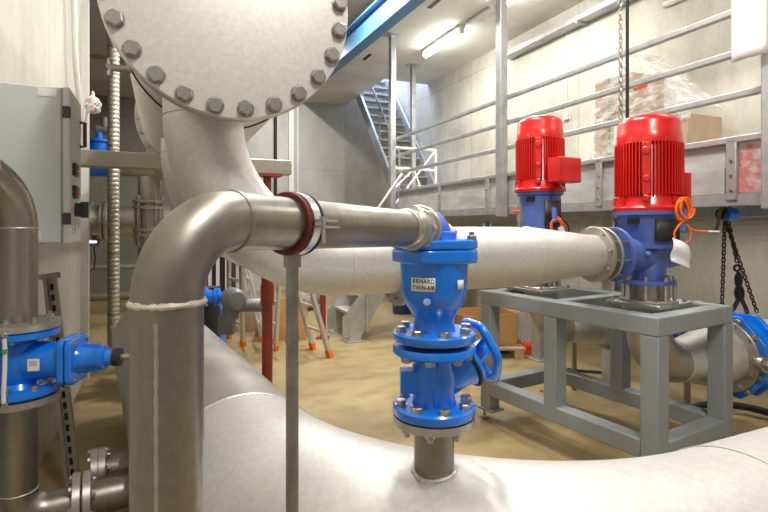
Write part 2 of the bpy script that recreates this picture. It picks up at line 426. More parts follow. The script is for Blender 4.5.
t = thing('metal_staircase', 'grey steel staircase climbing through the opening in the ceiling', 'staircase', R(4.3, 8.3, 1.6))
sl = math.tan(math.radians(50)); v0 = 8.05; top = 5.4
vtop = v0 + (top - 1.6) / sl
d = (R(0, vtop, top) - R(0, v0, 1.6)).normalized()
for u in (3.90, 4.76):
    m = MB(); m.bar(R(u, v0, 1.72), R(u, vtop, top + .12), .05, .20); m.build('stringer', 'frame_grey' if u < 4 else 'galvanised', t)
n = 20
for k in range(n):
    z = 1.6 + .2 * (k + 1); v = v0 + .2 * (k + 1) / sl
    m = MB(); m.rbox(3.925, 4.735, v - .10, v + .14, z - .035, z); m.build('tread', 'galvanised', t)
m = MB()
pth = [R(3.93, v0 + .15, 2.0), R(3.93, v0 + .15, 2.75), R(3.93, vtop, top + .9)]
m.tube(pth, .022, 10)
for k in (.33, .62): m.cyl(R(3.93, v0 + (vtop - v0) * k, 1.6 + (top - 1.6) * k), R(3.93, v0 + (vtop - v0) * k, 2.6 + (top - 1.6) * k), .02)
m.build('handrail', 'frame_grey', t)

# crane beam
t = thing('crane_beam', 'light blue painted steel crane beam running under the ceiling', 'beam', R(2.72, 5, 3.97))
def along(u0, u1, z, w, h): m.bar(R(u0, .2, z), R(u1, 9.4, z), w, h)
m = MB(); along(2.81, 2.53, 4.00, .17, .02); along(2.81, 2.53, 4.36, .17, .02); along(2.81, 2.53, 4.18, .016, .34)
m.build('i_section', 'crane_blue', t)
for v in (3.2, 5.6, 8.4):
    ub_ = 2.81 - .28 * (v - .2) / 9.2; m = MB(); m.rbox(ub_ - .07, ub_ + .07, v - .08, v + .08, 4.37, 4.47); m.rbox(ub_ - .11, ub_ + .11, v - .05, v + .05, 4.47, ZH); m.build('hanger', 'crane_blue', t)
t = MB().rbox(1.7, 2.45, 5.55, 5.61, ZH - .10, ZH - .0).build('ceiling_strut', 'galvanised')
tag(t, 'short grey strut on the high ceiling left of the blue beam', 'strut')

# cable tray and conduits on the right wall
VT = VU(505, 4.7)
t = thing('cable_tray', 'long galvanised cable tray high on the right wall under the ceiling', 'cable tray', R(4.7, 4, 3.9))
m = MB(); m.rbox(4.64, 4.81, 1, VT, 3.93, 3.936); m.rbox(4.64, 4.646, 1, VT, 3.93, 3.99); m.rbox(4.804, 4.81, 1, VT, 3.93, 3.99); m.build('tray', 'galvanised', t)
for k in range(4):
    v = 1.5 + k * 1.05
    m = MB(); m.rbox(4.63, 4.82, v - .015, v + .015, 3.90, 3.93); m.build('bracket', 'galvanised', t)
for k in range(3):
    m = MB(); m.cyl(R(4.68 + .045 * k, 1, 3.955), R(4.68 + .045 * k, VT - .02, 3.955), .015, seg=10); m.build('cable', 'conduit_white' if k else 'rubber_black', t)
t = MB().cyl(R(4.79, 1, 3.72), R(4.79, 3.6, 3.72), .03).build('service_pipe', 'conduit_white')
tag(t, 'white pipe on the right wall just below the cable tray', 'pipe')
vv = 5.6
t = MB().tube([R(3.82, 5.32, ZC - .02), R(3.82, 5.80, ZC - .02)], .02, 10).build('ceiling_conduit', 'fixture_grey')
tag(t, 'grey conduit on the low ceiling joining the two tube lights', 'conduit')
m = MB(); m.cyl(R(4.812, 5.0, 2.9), R(4.812, 5.0, 3.9), .01); m.rbox(4.79, 4.82, 4.96, 5.04, 2.8, 2.9)
tag(m.build('wall_socket', 'conduit_white'), 'small white box with conduit on the right wall behind the railing', 'socket')

# wrapped goods on the mezzanine
def pal(v0, v1, u0, u1, z):
    m = MB()
    for k in range(3): m.rbox(u0, u1, v0 + (v1 - v0 - .1) * k / 2, v0 + (v1 - v0 - .1) * k / 2 + .1, z, z + .09)
    for k in range(5): m.rbox(u0 + (u1 - u0 - .1) * k / 4, u0 + (u1 - u0 - .1) * k / 4 + .1, v0, v1, z + .09, z + .112)
    return m
t = thing('wrapped_pallet_load', 'tall pallet of cardboard boxes wrapped in clear film on the mezzanine', 'pallet load', R(4.4, 3.7, 1.605))
vl, vr, vm = VU(594, 4.0), VU(690, 4.0), VU(634, 4.0)
pal(vr, vl, 3.98, 4.50, 1.605).build('pallet', 'pallet_wood', t)
for z0, z1, a, b in ((1.72, 2.15, vm + .02, vl), (2.15, 2.50, vm + .02, vl), (2.50, 2.86, vm + .03, vl - .01)):
    m = MB(); m.rbox(4.0, 4.45, a, b, z0, z1 - .005); m.build('box', 'cardboard_pale', t, bevel=.006)
for z0, z1, a, b in ((1.72, 2.06, vr, vm), (2.06, 2.36, vr + .02, vm - .36), (2.06, 2.36, vm - .34, vm)):
    m = MB(); m.rbox(4.0, 4.45, a, b, z0, z1 - .005); m.build('box', 'cardboard_pale', t, bevel=.006)
for v in (vm + .14, vm + .28, vm - .18, vr + .12):
    m = MB(); m.rbox(3.994, 4.456, v - .012, v + .012, 1.70, 2.86 if v > vm else 2.36); m.build('strap', 'green_strip' if v > vm else 'mesh_dark', t)
m = MB(); N, Mv = 44, 26; vsx = []; fsx = []
def filmtop(q):                                                   # outline of the film: tall block, falling to the low boxes
    v = vl + (vr - vl) * q
    if q < .42: return 3.04 + .02 * math.sin(q * 9)
    return 2.40 + .64 * max(0, 1 - ((q - .42) / .56)) ** .9
for i in range(N + 1):
    q = i / N; v = vl + .02 + (vr - vl - .04) * q; zt = filmtop(q)
    for j in range(Mv + 1):
        s = j / Mv
        if s < .6: u = 3.985; z = 2.3 - .58 * (q < .4) * 1 + (zt - 2.3 + .58 * (q < .4)) * (s / .6)
        else: u = 3.985 + .48 * (s - .6) / .4; z = zt + .03 * math.sin((s - .6) / .4 * PI)
        nn = noise.noise(V((v * 5, u * 5, z * 5))) * .03
        vsx.append(R(u - abs(nn) * (s < .6), v, z + nn * (s >= .6)))
for i in range(N):
    for j in range(Mv):
        a = i * (Mv + 1) + j; fsx.append((a, a + 1, a + Mv + 2, a + Mv + 1))
m.faces(vsx, fsx); m.build('plastic_film', 'stretch_film', t)
m = MB(); m.rbox(3.972, 3.978, vm - .42, vm - .2, 2.70, 2.75); m.rbox(3.972, 3.978, vm - .16, vm - .02, 2.66, 2.70); m.build('tape', 'hot_red', t)
m = MB(); m.rbox(3.972, 3.978, vm + .02, vm + .20, 2.18, 2.42); m.build('label', 'label_white', t)
m = MB(); m.rbox(3.968, 3.972, vm + .08, vm + .14, 2.25, 2.33); m.build('warning_mark', 'hot_red', t)
m = MB(); m.rbox(3.992, 3.999, vr + .17, vr + .33, 2.28, 2.35); m.build('label', 'label_white', t)

# sheet hung on the rail
vs_ = VU(748, UR - .12); m = MB(); vsx, fsx = [], []
Ya = F * (UR - .13) / (CT * (732 - 163)); va, vb = (Ya - (UR - .13) * ST) / CT, VU(768, UR - .13)
for i in range(9):
    for j in range(13):
        v = va + (vb - va) * i / 8; z = 2.35 + .63 * j / 12
        vsx.append(R(UR - .13 - .012 * math.sin(i / 8 * PI) * (1 - j / 12), v, z))
for i in range(8):
    for j in range(12):
        a = i * 13 + j; fsx.append((a, a + 1, a + 14, a + 13))
m.faces(vsx, fsx); o = m.build('paper_sheet', 'paper_white'); o.modifiers.new('solid', 'SOLIDIFY').thickness = .004
tag(o, 'blank white sheet hung on the right end post of the guardrail', 'sheet')

# chain and cable from above
def chain(m, p, q, L, r, w):
    p, q = V(p), V(q); d = q - p; n = max(2, int(d.length / (L * .72))); d.normalize(); x, y, z = frame_of(d)
    for k in range(n):
        c = p + (q - p) * ((k + .5) / n); s = x if k % 2 else y
        pts = [c + d * (math.sin(a) * (L / 2) if True else 0) + s * (math.cos(a) * w) for a in [2 * PI * i / 10 for i in range(10)]]
        m.tube(pts, r, 5, True)
pc = W(620.5, 60, 3.45); m = MB(); chain(m, V((pc.x, pc.y, 2.15)), V((pc.x, pc.y, ZC + .1)), .045, .0042, .012)
tag(m.build('lifting_chain', 'threaded_steel'), 'thin steel chain hanging from the ceiling beside a black cable', 'chain')
pc = W(627.3, 60, 3.47); m = MB(); m.cyl(V((pc.x, pc.y, 2.1)), V((pc.x, pc.y, ZC + .1)), .011, seg=10)
tag(m.build('hanging_cable', 'rubber_black'), 'black cable hanging straight from the ceiling behind the front red motor', 'cable')

# chain hoist below the deck edge
hp = W(729, 214, 3.35)
t = thing('chain_hoist', 'small blue chain hoist hanging below the mezzanine edge with dark chains', 'hoist', V((hp.x, hp.y, .9)))
m = MB(); m.lathe([(-.045, .03), (-.035, .045), (.035, .045), (.045, .03)], hp, (1, .25, 0), 20); m.build('hoist_body', 'valve_blue', t)
m = MB(); m.lathe([(0, .036), (.02, .042), (.035, .03)], hp - V((.075, .019, 0)), (1, .25, 0), 16); m.build('gear_cover', 'chain_dark', t)
m = MB(); m.torus(hp + V((-.01, 0, .06)), (0, 1, 0), .022, .007, 20, 6); m.build('top_hook', 'chain_dark', t)
m = MB(); m.tube([hp + V(a) for a in ((-.01, -.02, .08), (-.06, -.03, .055), (-.085, -.03, .0), (-.09, -.03, -.06), (-.115, -.03, -.13))], .011, 8); m.build('webbing_strap', 'strap_brown', t)
b1 = hp + V((-.02, 0, -.05))
for q, nm in ((W(722, 306, 3.35), 'chain'), (W(737, 262, 3.35), 'chain'), (W(757, 312, 3.42), 'chain')):
    m = MB(); chain(m, b1 + V((random.uniform(-.01, .02), 0, 0)), q, .034, .0046, .011); m.build('load_chain', 'chain_dark', t)
hk = W(737, 268, 3.35)
m = MB(); m.torus(hk, (0, 1, .1), .02, .008, 18, 6); m.ball(hk + V((.01, 0, -.08)), .03, .9, .8, 1.9); m.ball(hk + V((.015, 0, -.17)), .035, 1, .8, 1.7); m.build('hook_block', 'chain_dark', t)
m = MB(); m.tube([hk + V((.02, 0, -.19)), hk + V((-.03, -.01, -.27)), W(726, 318, 3.38)], .014, 8); m.tube([hk + V((.02, 0, -.19)), hk + V((.06, 0, -.27)), W(748, 316, 3.42)], .014, 8); m.build('lifting_sling', 'chain_dark', t)

# ------------------------------------------------------------------ big manifold with blind flange
fc = V((-.540, 1.79, H + .826)); nrm = -EV
t = thing('manifold_pipe', 'wide grey steel manifold closed by a bolted round blind flange', 'pipe', V((fc.x, fc.y, fc.z - .45)))
m = MB(); m.disc(fc, EV, .436, .032, 96, .003); fl = m.build('blind_flange', 'flange_satin', t)
bolts(fl, fc, nrm, .402, 24, .0315, math.radians(81.2), 0.08)
m = MB(); m.disc(fc + EV * .037, EV, .436, .034, 96, .003); cf = m.build('counter_flange', 'stainless_flange', t)
bolts(cf, fc + EV * .071, EV, .402, 24, .0275, math.radians(78.5), 0, 'stud')
m = MB(); m.disc(fc + EV * .031, EV, .385, .007, 64); m.build('gasket', 'gasket_black', t)
m = MB(); m.lathe([(.071, .385), (4.3, .385)], fc, EV, 72); m.build('shell', 'stainless_pickled', t)
m = MB(); m.torus(fc + EV * .50, EV, .386, .006, 72, 6); m.build('joint_ring', 'gasket_black', t)
m = MB(); m.disc(fc + EV * 2.2, EV, .42, .035, 64, .003); m.disc(fc + EV * 2.245, EV, .42, .035, 64, .003); f2 = m.build('flange', 'stainless_flange', t)
bolts(f2, fc + EV * 2.2, nrm, .39, 24, .0275, 0.05)
m = MB(); q = fc + EV * .55 - EZ * .15; m.cyl(q - EU * .34, q - EU * .45, .015); m.cyl(q - EU * .435 - EZ * .035, q - EU * .435 + EZ * .035, .011); m.build('nozzle', 'bolt_steel', t)

# support beam below it with red posts
by = 3.3; bp = W(200, 160, by); bu, bv = bp.dot(EU), bp.dot(EV)
m = MB(); m.rbox(-.66, bu + .60, bv - .05, bv + .05, 1.765, 1.865)
tag(m.build('support_beam', 'pipe_dull', bevel=.006), 'horizontal dull steel beam from the left wall passing under the manifold', 'beam')
pj = R(bu + .44, bv, 0)
t = thing('jack_post', 'red oxide steel prop standing under the right end of the dull steel beam', 'prop', pj)
m = MB(); m.cyl(pj + EZ * .01, pj + EZ * .95, .036); m.build('outer_tube', 'oxide_red', t)
m = MB(); m.cyl(pj + EZ * .93, pj + EZ * 1.75, .028); m.build('inner_tube', 'oxide_red', t)
m = MB(); m.cyl(pj + EZ * .86, pj + EZ * 1.0, .046); m.cyl(pj + EZ * .95, pj + EZ * 1.06, .04); m.build('collar', 'oxide_red', t)
m = MB(); m.rbox(bu + .35, bu + .53, bv - .07, bv + .07, 1.75, 1.764); m.build('head_plate', 'oxide_red', t)
m = MB(); m.rbox(bu + .35, bu + .53, bv - .08, bv + .08, 0, .012); m.build('base_plate', 'oxide_red', t)
p2 = W(323, 300, 6.3)
t = thing('jack_post', 'thin red prop on the floor behind the stepladder legs', 'prop', V((p2.x, p2.y, 0)))
m = MB(); m.cyl(V((p2.x, p2.y, .01)), V((p2.x, p2.y, 1.5)), .035); m.build('outer_tube', 'oxide_red', t)
m = MB(); m.box(p2.x - .08, p2.x + .08, p2.y - .08, p2.y + .08, 0, .012); m.build('base_plate', 'oxide_red', t)

# ------------------------------------------------------------------ white discharge pipes
def discharge(name, label, p0, pf, zt, z, r, rs, big=True):
    p0 = V((p0[0], p0[1], z)); pf = V((pf[0], pf[1], z)); d = (pf - p0); L = d.length; d.normalize()
    t = thing(name, label, 'pipe', V((p0.x, p0.y, z - r)))
    Rb = .60
    a = p0 + EZ * Rb
    m = MB(); m.cyl(a + EZ * (zt - a.z), a, r, seg=48); m.build('riser', 'stainless_pickled', t)
    m = MB(); m.tube(elbow(a, -EZ, d, Rb, 22), r, 48); m.build('elbow', 'stainless_pickled', t)
    e = p0 + d * Rb
    lr = .46                                                       # reducer length
    end = pf - d * .13
    s0 = end - d * lr
    if big:
        tv = (V((.028, 2.33, z)) - p0).dot(d); va_, vb_ = p0 + d * (tv + .03), p0 + d * (tv + .295)
        m = MB(); m.cyl(e, va_, r, seg=48); m.cyl(vb_, s0, r, seg=48); m.build('straight_pipe', 'stainless_pickled', t)
        for c, ax in ((va_, d), (vb_, -d)):
            m = MB(); m.disc(c, ax, .215 if ax is d else .18, .026, 48, .002); ff = m.build('flange', 'stainless_flange', t)
            bolts(ff, c, -ax, .186 if ax is d else .165, 12, .016, .13, .03)
        tt = thing('inline_valve', 'blue valve body clamped in the white pipe behind the tall air valve', 'valve', va_ + d * .14 - EZ * .19)
        m = MB(); m.lathe([(.026, .205), (.055, .205), (.075, .165), (.13, .175), (.19, .165), (.21, .18), (.239, .18)], va_, d, 40); m.build('valve_body', 'valve_blue', tt)
        m = MB(); m.cyl(va_ + d * .14 + EZ * .17, va_ + d * .14 + EZ * .22, .05); m.build('bonnet_cap', 'valve_blue', tt)
    else:
        m = MB(); m.cyl(e, s0, r, seg=48); m.build('straight_pipe', 'stainless_pickled', t)
    m = MB(); m.lathe([(0, r), (.02, r), (lr - .03, rs), (lr, rs)], s0, d, 48); m.build('reducer', 'stainless_pickled', t)
    for c in (a, e, s0 + d * .01):
        m = MB(); m.torus(c, d if c is not a else EZ, r - .001, .0045, 56, 6, .3); m.build('weld_seam', 'stainless_pickled', t)
    m = MB(); m.disc(end, d, rs + .045, .022, 48, .002); ff = m.build('flange', 'stainless_flange', t)
    bolts(ff, end, -d, rs + .022, 8, .0125, .2)
    m = MB(); m.lathe([(0, rs - .004), (.095, rs - .004)], end + d * .02, d, 40); m.build('dismantling_sleeve', 'threaded_steel', t)
    m = MB(); m.disc(end + d * .06, d, rs + .042, .016, 48, .002); m.build('clamp_ring', 'stainless_flange', t)
    x, y, _ = frame_of(d)
    for k in range(8):
        aa = .2 + 2 * PI * k / 8; o_ = (x * math.cos(aa) + y * math.sin(aa)) * (rs + .022)
        m = MB(); m.cyl(end + o_ + d * .02, end + o_ + d * .165, .0065, seg=8); m.build('tie_rod', 'bolt_steel', t)
    return d
P1 = V((1.568, 2.965, 0)); D1 = V((.929, .37, 0)).normalized()
ZP = 1.245
pf1 = P1 - D1 * .30
discharge('discharge_pipe', 'white stainless pipe curving down from the manifold to the front pump', (-.738, 2.05), pf1, H + .60, ZP, .156, .112)
P2 = V((1.135, 3.64, 0))
discharge('discharge_pipe', 'white stainless pipe curving down from the manifold to the rear pump', (-1.19, 3.02), P2 - V((.965, .26, 0)).normalized() * .30, H + .6, ZP, .145, .112, False)

# ------------------------------------------------------------------ grey pump frame
A = V((1.386, 2.525, 0)); AX = V((-.518, .856, 0)).normalized(); BX = V((AX.y, -AX.x, 0)); LA, LB, ZF, S = 1.32, .77, .94, .10
def fr(s, tt, z): return A + AX * s + BX * tt + EZ * z
t = thing('equipment_stand', 'grey painted square tube frame carrying the two red motor pumps', 'frame', fr(LA / 2, LB / 2, 0))
h = S / 2
for tt in (h, LB - h):
    m = MB(); m.bar(fr(0, tt, ZF - h), fr(LA, tt, ZF - h), S, S); m.build('top_beam', 'frame_grey', t, bevel=.008, seg=3)
    m = MB(); m.bar(fr(S, tt, .24), fr(LA - S, tt, .24), S * .98, S * .98); m.build('lower_rail', 'frame_grey', t, bevel=.008, seg=3)
    for s in (h, LA * .52, LA - h):
        m = MB(); m.bar(fr(s, tt, .09 if s != LA * .52 else .24), fr(s, tt, ZF - S), S * .99, S * .99, AX); m.build('leg', 'frame_grey', t, bevel=.008, seg=3)
for s in (h, LA - h):
    m = MB(); m.bar(fr(s, S, ZF - h), fr(s, LB - S, ZF - h), S * .99, S * .99); m.build('top_beam', 'frame_grey', t, bevel=.008, seg=3)
    m = MB(); m.bar(fr(s, S, .24), fr(s, LB - S, .24), S * .98, S * .97); m.build('lower_rail', 'frame_grey', t, bevel=.008, seg=3)
m = MB(); m.bar(fr(LA * .52, S, ZF - h), fr(LA * .52, LB - S, ZF - h), S * .8, S * .98); m.build('top_beam', 'frame_grey', t, bevel=.008)
for s in (h, LA - h):
    for tt, sg in ((h, -1), (LB - h, 1)):
        c = fr(s, tt + sg * .0, 0)
        m = MB(); m.obox(c + EZ * .085, AX, BX, EZ, .16, .12, .014); m.build('foot_bracket', 'frame_grey', t)
        q = c + (AX * (.06 if s > .5 else -.06))
        m = MB(); m.cyl(q, q + EZ * .012, .035); m.cyl(q + EZ * .01, q + EZ * .13, .010); m.lathe([(.1, .02), (.115, .02)], q, EZ, 6); m.build('levelling_foot', 'bolt_steel', t)

# ------------------------------------------------------------------ pumps
def pump(c, label, rm, zl, zs, zm, zt_, boxang, out, dirx, seg_f=40, r_l=None):
    """zl volute flange/plate, zs lantern start, zm motor flange, zt_ motor top"""
    c = V((c[0], c[1], 0)); g = 'vertical red motor pumps on the grey frame'
    t = thing('pump', label, 'pump', c + EZ * ZF, g)
    o = c
    toc = V((-c.x, -c.y, 0)).normalized(); side = V((-toc.y, toc.x, 0))
    # base plate with bolts
    m = MB(); m.obox(c + EZ * (ZF + .012), AX, BX, EZ, .33, .34, .024); bp_ = m.build('base_plate', 'stainless_flange', t, bevel=.004)
    for i in (-1, 1):
        for j in (-1, 1): bolt(bp_, c + AX * .135 * i + BX * .14 * j + EZ * (ZF + .024), EZ, .015, 0, 'stud')
    m = MB(); m.disc(c + EZ * (ZF + .024), EZ, .158, .014, 48, .003); m.build('plate_ring', 'stainless_flange', t)
    zb = zl
    m = MB(); m.cyl(c + EZ * (ZF + .03), c + EZ * zb, .098, seg=32); m.build('stand_pipe', 'stainless_pipe', t)
    for k in range(8):
        a = 2 * PI * k / 8 + .2; q = c + V((math.cos(a), math.sin(a), 0)) * .135
        m = MB(); m.cyl(q + EZ * (ZF + .038), q + EZ * (zb + .05), .012, seg=10); m.build('stud', 'bolt_steel', t)
        bolt(t, q + EZ * (zb + .024), EZ, .014, 0, 'stud')
    m = MB(); m.disc(c + EZ * zb, EZ, .150, .022, 48, .004); m.build('suction_flange', 'pump_blue', t)
    # casing
    m = MB(); m.lathe([(zb + .02, .09), (zb + .05, .09), (ZP - .06, .10), (ZP, .105), (ZP + .05, .115), (zs - .02, .14), (zs - .02, .165), (zs, .165)], c, EZ, 40); m.build('casing', 'pump_blue', t)
    d = V(dirx).normalized()
    m = MB(); m.lathe([(-.30, .03), (-.296, .045), (-.235, .05), (-.23, .082), (-.12, .098), (.05, .104), (.18, .092), (.262, .09)], c + EZ * ZP, d * -1, 36)
    m.build('volute', 'pump_blue', t)
    m = MB(); m.cyl(c + EZ * (ZP + .02) + d * .15, c + EZ * (ZP + .02) + d * .245, .055); m.ball(c + EZ * (ZP + .0) + toc * .165, .018); m.build('plug', 'pump_blue', t)
    m = MB(); m.disc(c + EZ * ZP - d * .262, -d, .155, .022, 48, .003); df = m.build('discharge_flange', 'pump_blue', t)
    bolts(df, c + EZ * ZP - d * .262, d, .134, 8, .012, .2)
    # lantern
    rl = r_l or rm * .98
    m = MB(); m.lathe([(zs, .158), (zs + .018, .158), (zs + .022, .150), (zm - .03, rl * .98), (zm - .02, rl * 1.10), (zm, rl * 1.10)], c, EZ, 48); m.build('lantern', 'pump_blue', t)
    zz = (zs + zm) / 2
    ga = math.atan2(toc.y, toc.x) + .62
    m = MB()
    for k in range(9):
        for j in range(2):
            pass
    hh = (zm - zs) * .62 / 2; rg = .156 + (rl - .150) * .5
    prof = []
    vsx, fsx = [], []
    for i in range(9):
        a = ga - .42 + .84 * i / 8
        for z in (zz - hh - .01, zz + hh - .01): vsx.append(c + V((math.cos(a), math.sin(a), 0)) * (rg + .002) + EZ * z)
    for i in range(8): fsx.append((2 * i, 2 * i + 2, 2 * i + 3, 2 * i + 1))
    m.faces(vsx, fsx); gr = m.build('guard_mesh', 'mesh_dark', t); gr.modifiers.new('solid', 'SOLIDIFY').thickness = .01
    m = MB(); a = math.atan2(toc.y, toc.x) - .45; q = c + V((math.cos(a), math.sin(a), 0)) * (rl + .001) + EZ * (zm - .055)
    m.obox(q, (-math.sin(a), math.cos(a), 0), EZ, (math.cos(a), math.sin(a), 0), .065, .035, .012); m.build('name_plate', 'ink_black', t)
    # motor
    zf0 = zm + (zt_ - zm) * .165; zf1 = zm + (zt_ - zm) * .69
    m = MB(); m.lathe([(zm, rm * 1.06), (zm + .02, rm * 1.08), (zm + .045, rm * .98), (zf0 - .02, rm * .95), (zf0, rm * .875), (zf1, rm * .875), (zf1 + .02, rm * .80)], c, EZ, 56)
    nf = 60
    for k in range(nf):
        a = 2 * PI * k / nf; e = V((math.cos(a), math.sin(a), 0)); n_ = V((-e.y, e.x, 0))
        m.obox(c + e * rm * .94 + EZ * (zf0 + zf1) / 2, e, n_, EZ, rm * .17, rm * .034, zf1 - zf0)
    for k in range(8):
        a = 2 * PI * k / 8 + .3; e = V((math.cos(a), math.sin(a), 0)); n_ = V((-e.y, e.x, 0))
        m.obox(c + e * rm * .98 + EZ * (zm + .05), e, n_, EZ, rm * .14, rm * .12, .07)
    m.build('motor_housing', 'pump_red', t)
    m = MB(); hc = zt_ - zf1
    m.lathe([(zf1 + .002, rm * .97), (zf1 + hc * .35, rm * .97), (zf1 + hc * .37, rm * .955), (zf1 + hc * .72, rm * .94), (zf1 + hc * .86, rm * .86), (zf1 + hc * .95, rm * .70), (zt_ - .004, rm * .55), (zt_, rm * .3)], c, EZ, 56)
    cw = m.build('fan_cowl', 'pump_red', t, smooth=50)
    for k in range(6):
        a = math.atan2(toc.y, toc.x) + 2 * PI * k / 6 + .55; e = V((math.cos(a), math.sin(a), 0))
        bolt(cw, c + e * rm * .97 + EZ * (zf1 + hc * .12), e, .006)
    # lug strip on the camera side
    q = c + toc * rm * .99 + side * -.01
    m = MB(); m.obox(q + EZ * ((zf0 + zf1) / 2), side, toc, EZ, rm * .26, rm * .14, zf1 - zf0)
    m.lathe([(0, rm * .15), (rm * .1, rm * .13)], q + toc * .005 + EZ * (zf1 - .05), toc, 18); m.lathe([(0, rm * .12), (rm * .1, rm * .10)], q + toc * .005 + EZ * (zf0 + .09), toc, 18)
    m.lathe([(0, rm * .13), (rm * .1, rm * .11)], q + toc * .005 + EZ * (zf0 - .02), toc, 18)
    m.build('lug_strip', 'pump_red', t, bevel=.006)
    # terminal box
    e = V((math.cos(boxang), math.sin(boxang), 0)); n_ = V((-e.y, e.x, 0)); zbx = zf0 + (zf1 - zf0) * .17
    m = MB(); m.obox(c + e * rm * 1.05 + EZ * zbx, e, n_, EZ, rm * .5, .12, .12); m.build('box_neck', 'pump_red', t)
    m = MB(); m.obox(c + e * (rm * 1.02 + out / 2) + EZ * zbx, e, n_, EZ, out, .215, (zf1 - zf0) * .60); tb = m.build('terminal_box', 'pump_red', t, bevel=.010, seg=3)
    return t, toc, side, rg
z1 = lambda y: H - (y - 227) / F * 2.98
z2 = lambda y: H - (y - 227) / F * 3.64
pump(P1, 'front red motor pump on the grey frame nearest the camera', .180, 1.065, z1(244), z1(212), z1(117), math.radians(24), .05, D1)
_, toc2, side2, rg2 = pump(P2, 'rear red motor pump with square terminal box facing right', .168, 1.065, 1.36, z2(192.5), z2(117.5), math.radians(-62), .11, (.965, .26, 0), r_l=.148)

def cable_loops(label, c, r, tilt, n, mat='orange_plastic'):
    m = MB(); pts = []
    for k in range(n * 22 + 1):
        a = 2 * PI * k / 22; q = k / 22
        pts.append(V(c) + V((math.cos(a) * r * .62 + .01 * math.sin(q * 2.1), -.012 * q, math.sin(a) * r + .01 * math.cos(q * 1.7))))
    m.tube(pts, .006, 7); return m
tocp = V((-P1.x, -P1.y, 0)).normalized(); sidep = V((-tocp.y, tocp.x, 0))
cc = W(681, 210, 2.74)
t = thing('orange_cable', 'coiled orange cable hanging on the front pump below its motor', 'cable', cc - EZ * .16)
cable_loops('', cc, .058, 0, 4).build('coil', 'orange_plastic', t)
m = MB(); e0 = cc + V((0, -.03, -.055)); m.tube([e0 + V(p) for p in ((0, 0, 0), (-.03, 0, -.03), (-.055, 0, -.07), (-.05, 0, -.11), (-.01, 0, -.135), (.03, 0, -.11), (.035, 0, -.06), (.01, 0, -.02), (.03, 0, -.045), (.07, 0, -.06), (.12, 0, -.062))], .0055, 8); m.build('loose_end', 'orange_plastic', t)
m = MB(); m.cyl(cc + V((.13, -.03, -.117)), cc + V((.19, -.03, -.119)), .005); m.build('bare_end', 'conduit_white', t)
m = MB(); m.cyl(cc + V((.03, .0, .04)), cc + V((.0, -.02, -.12)), .014); m.build('cable_gland', 'pump_blue', t)
cb = W(679.5, 250, 2.74); m = MB(); vsx, fsx = [], []
for i in range(7):
    for j in range(9):
        a, b = i / 6, j / 8
        vsx.append(cb + V((-.052 + .085 * a * (.75 + .25 * b) + .045 * (1 - b) * a - .012 * (1 - b), -.03 - .018 * math.sin(a * PI) + .010 * math.sin(b * 7), -.060 + .128 * b - .045 * a)))
for i in range(6):
    for j in range(8):
        k = i * 9 + j; fsx.append((k, k + 1, k + 10, k + 9))
m.faces(vsx, fsx); o = m.build('white_tag', 'paper_white'); o.modifiers.new('solid', 'SOLIDIFY').thickness = .003
tag(o, 'crumpled white paper tag tied to the front pump casing', 'tag')
cc = W(556, 227, 3.42)
t = thing('orange_cable', 'coiled orange cable hanging on the rear pump just above the white pipe', 'cable', cc - EZ * .1)
cable_loops('', cc, .062, 0, 3).build('coil', 'orange_plastic', t)
m = MB(); m.torus(cc + V((.02, .02, -.02)), (0, 1, .1), .075, .006, 30, 6); m.build('black_coil', 'rubber_black', t)
m = MB(); m.cyl(cc + V((-.015, .0, .13)), cc + V((-.015, -.02, .03)), .018); m.build('cable_gland', 'pump_blue', t)
m = MB(); m.obox(cc + V((.03, -.05, -.04)), (1, 0, .5), (0, 1, 0), (-.5, 0, 1), .035, .004, .09); m.build('paper_tag', 'paper_white', t)
# sampling cock on the white pipe
c0 = W(520, 226, 2.60); c0.z = ZP + .145
t = thing('sampling_cock', 'small steel cock with red tip standing on top of the white pipe', 'valve', c0)
m = MB(); m.cyl(c0, c0 + EZ * .13, .010); m.lathe([(.04, .017), (.075, .017)], c0, EZ, 6); m.build('stem', 'bolt_steel', t)
m = MB(); m.cyl(c0 + EZ * .09, c0 + EZ * .09 + V((-.045, -.01, 0)), .007); m.build('lever', 'hot_red', t)

# suction pipes below the frame
def suction(c, dirx, label, zc, r0, r1, ln, vlabel, vblue):
    c = V((c[0], c[1], 0)); d = V(dirx).normalized()
    t = thing('suction_pipe', label, 'pipe', c)
    Rb = .22; a = c + EZ * (zc + Rb)
    m = MB(); m.cyl(c + EZ * (ZF - .0), a, r0, seg=36); m.build('drop_pipe', 'stainless_flange', t)
    m = MB(); m.tube(elbow(a, -EZ, d, Rb, 16), r0, 36); m.build('elbow', 'stainless_flange', t)
    e = c + d * Rb + EZ * zc
    m = MB(); m.lathe([(0, r0), (.04, r0), (.24, r1), (ln, r1)], e, d, 36); m.build('reducer', 'stainless_pickled', t)
    for q, r in ((e, r0), (e + d * .25, r1)):
        m = MB(); m.torus(q, d, r, .004, 40, 6, .3); m.build('weld_seam', 'stainless_pickled', t)
    f = e + d * ln
    m = MB(); m.disc(f, d, r1 + .058, .028, 48, .003); ff = m.build('flange', 'stainless_flange', t)
    bolts(ff, f, -d, r1 + .034, 12, .015, .1)
    return f + d * .028, d
fA, dA = suction(P1, (.93, .36, 0), 'steel suction pipe bending away below the front pump', .585, .125, .175, .40, '', '')
t = thing('butterfly_valve', 'large bright blue butterfly valve on the suction pipe right of the grey frame', 'valve', fA - EZ * .28)
m = MB()
x, y, zz_ = frame_of(dA)
octo = [fA + (x * math.cos(a) + y * math.sin(a)) * .275 for a in [PI / 8 + PI / 4 * k for k in range(8)]]
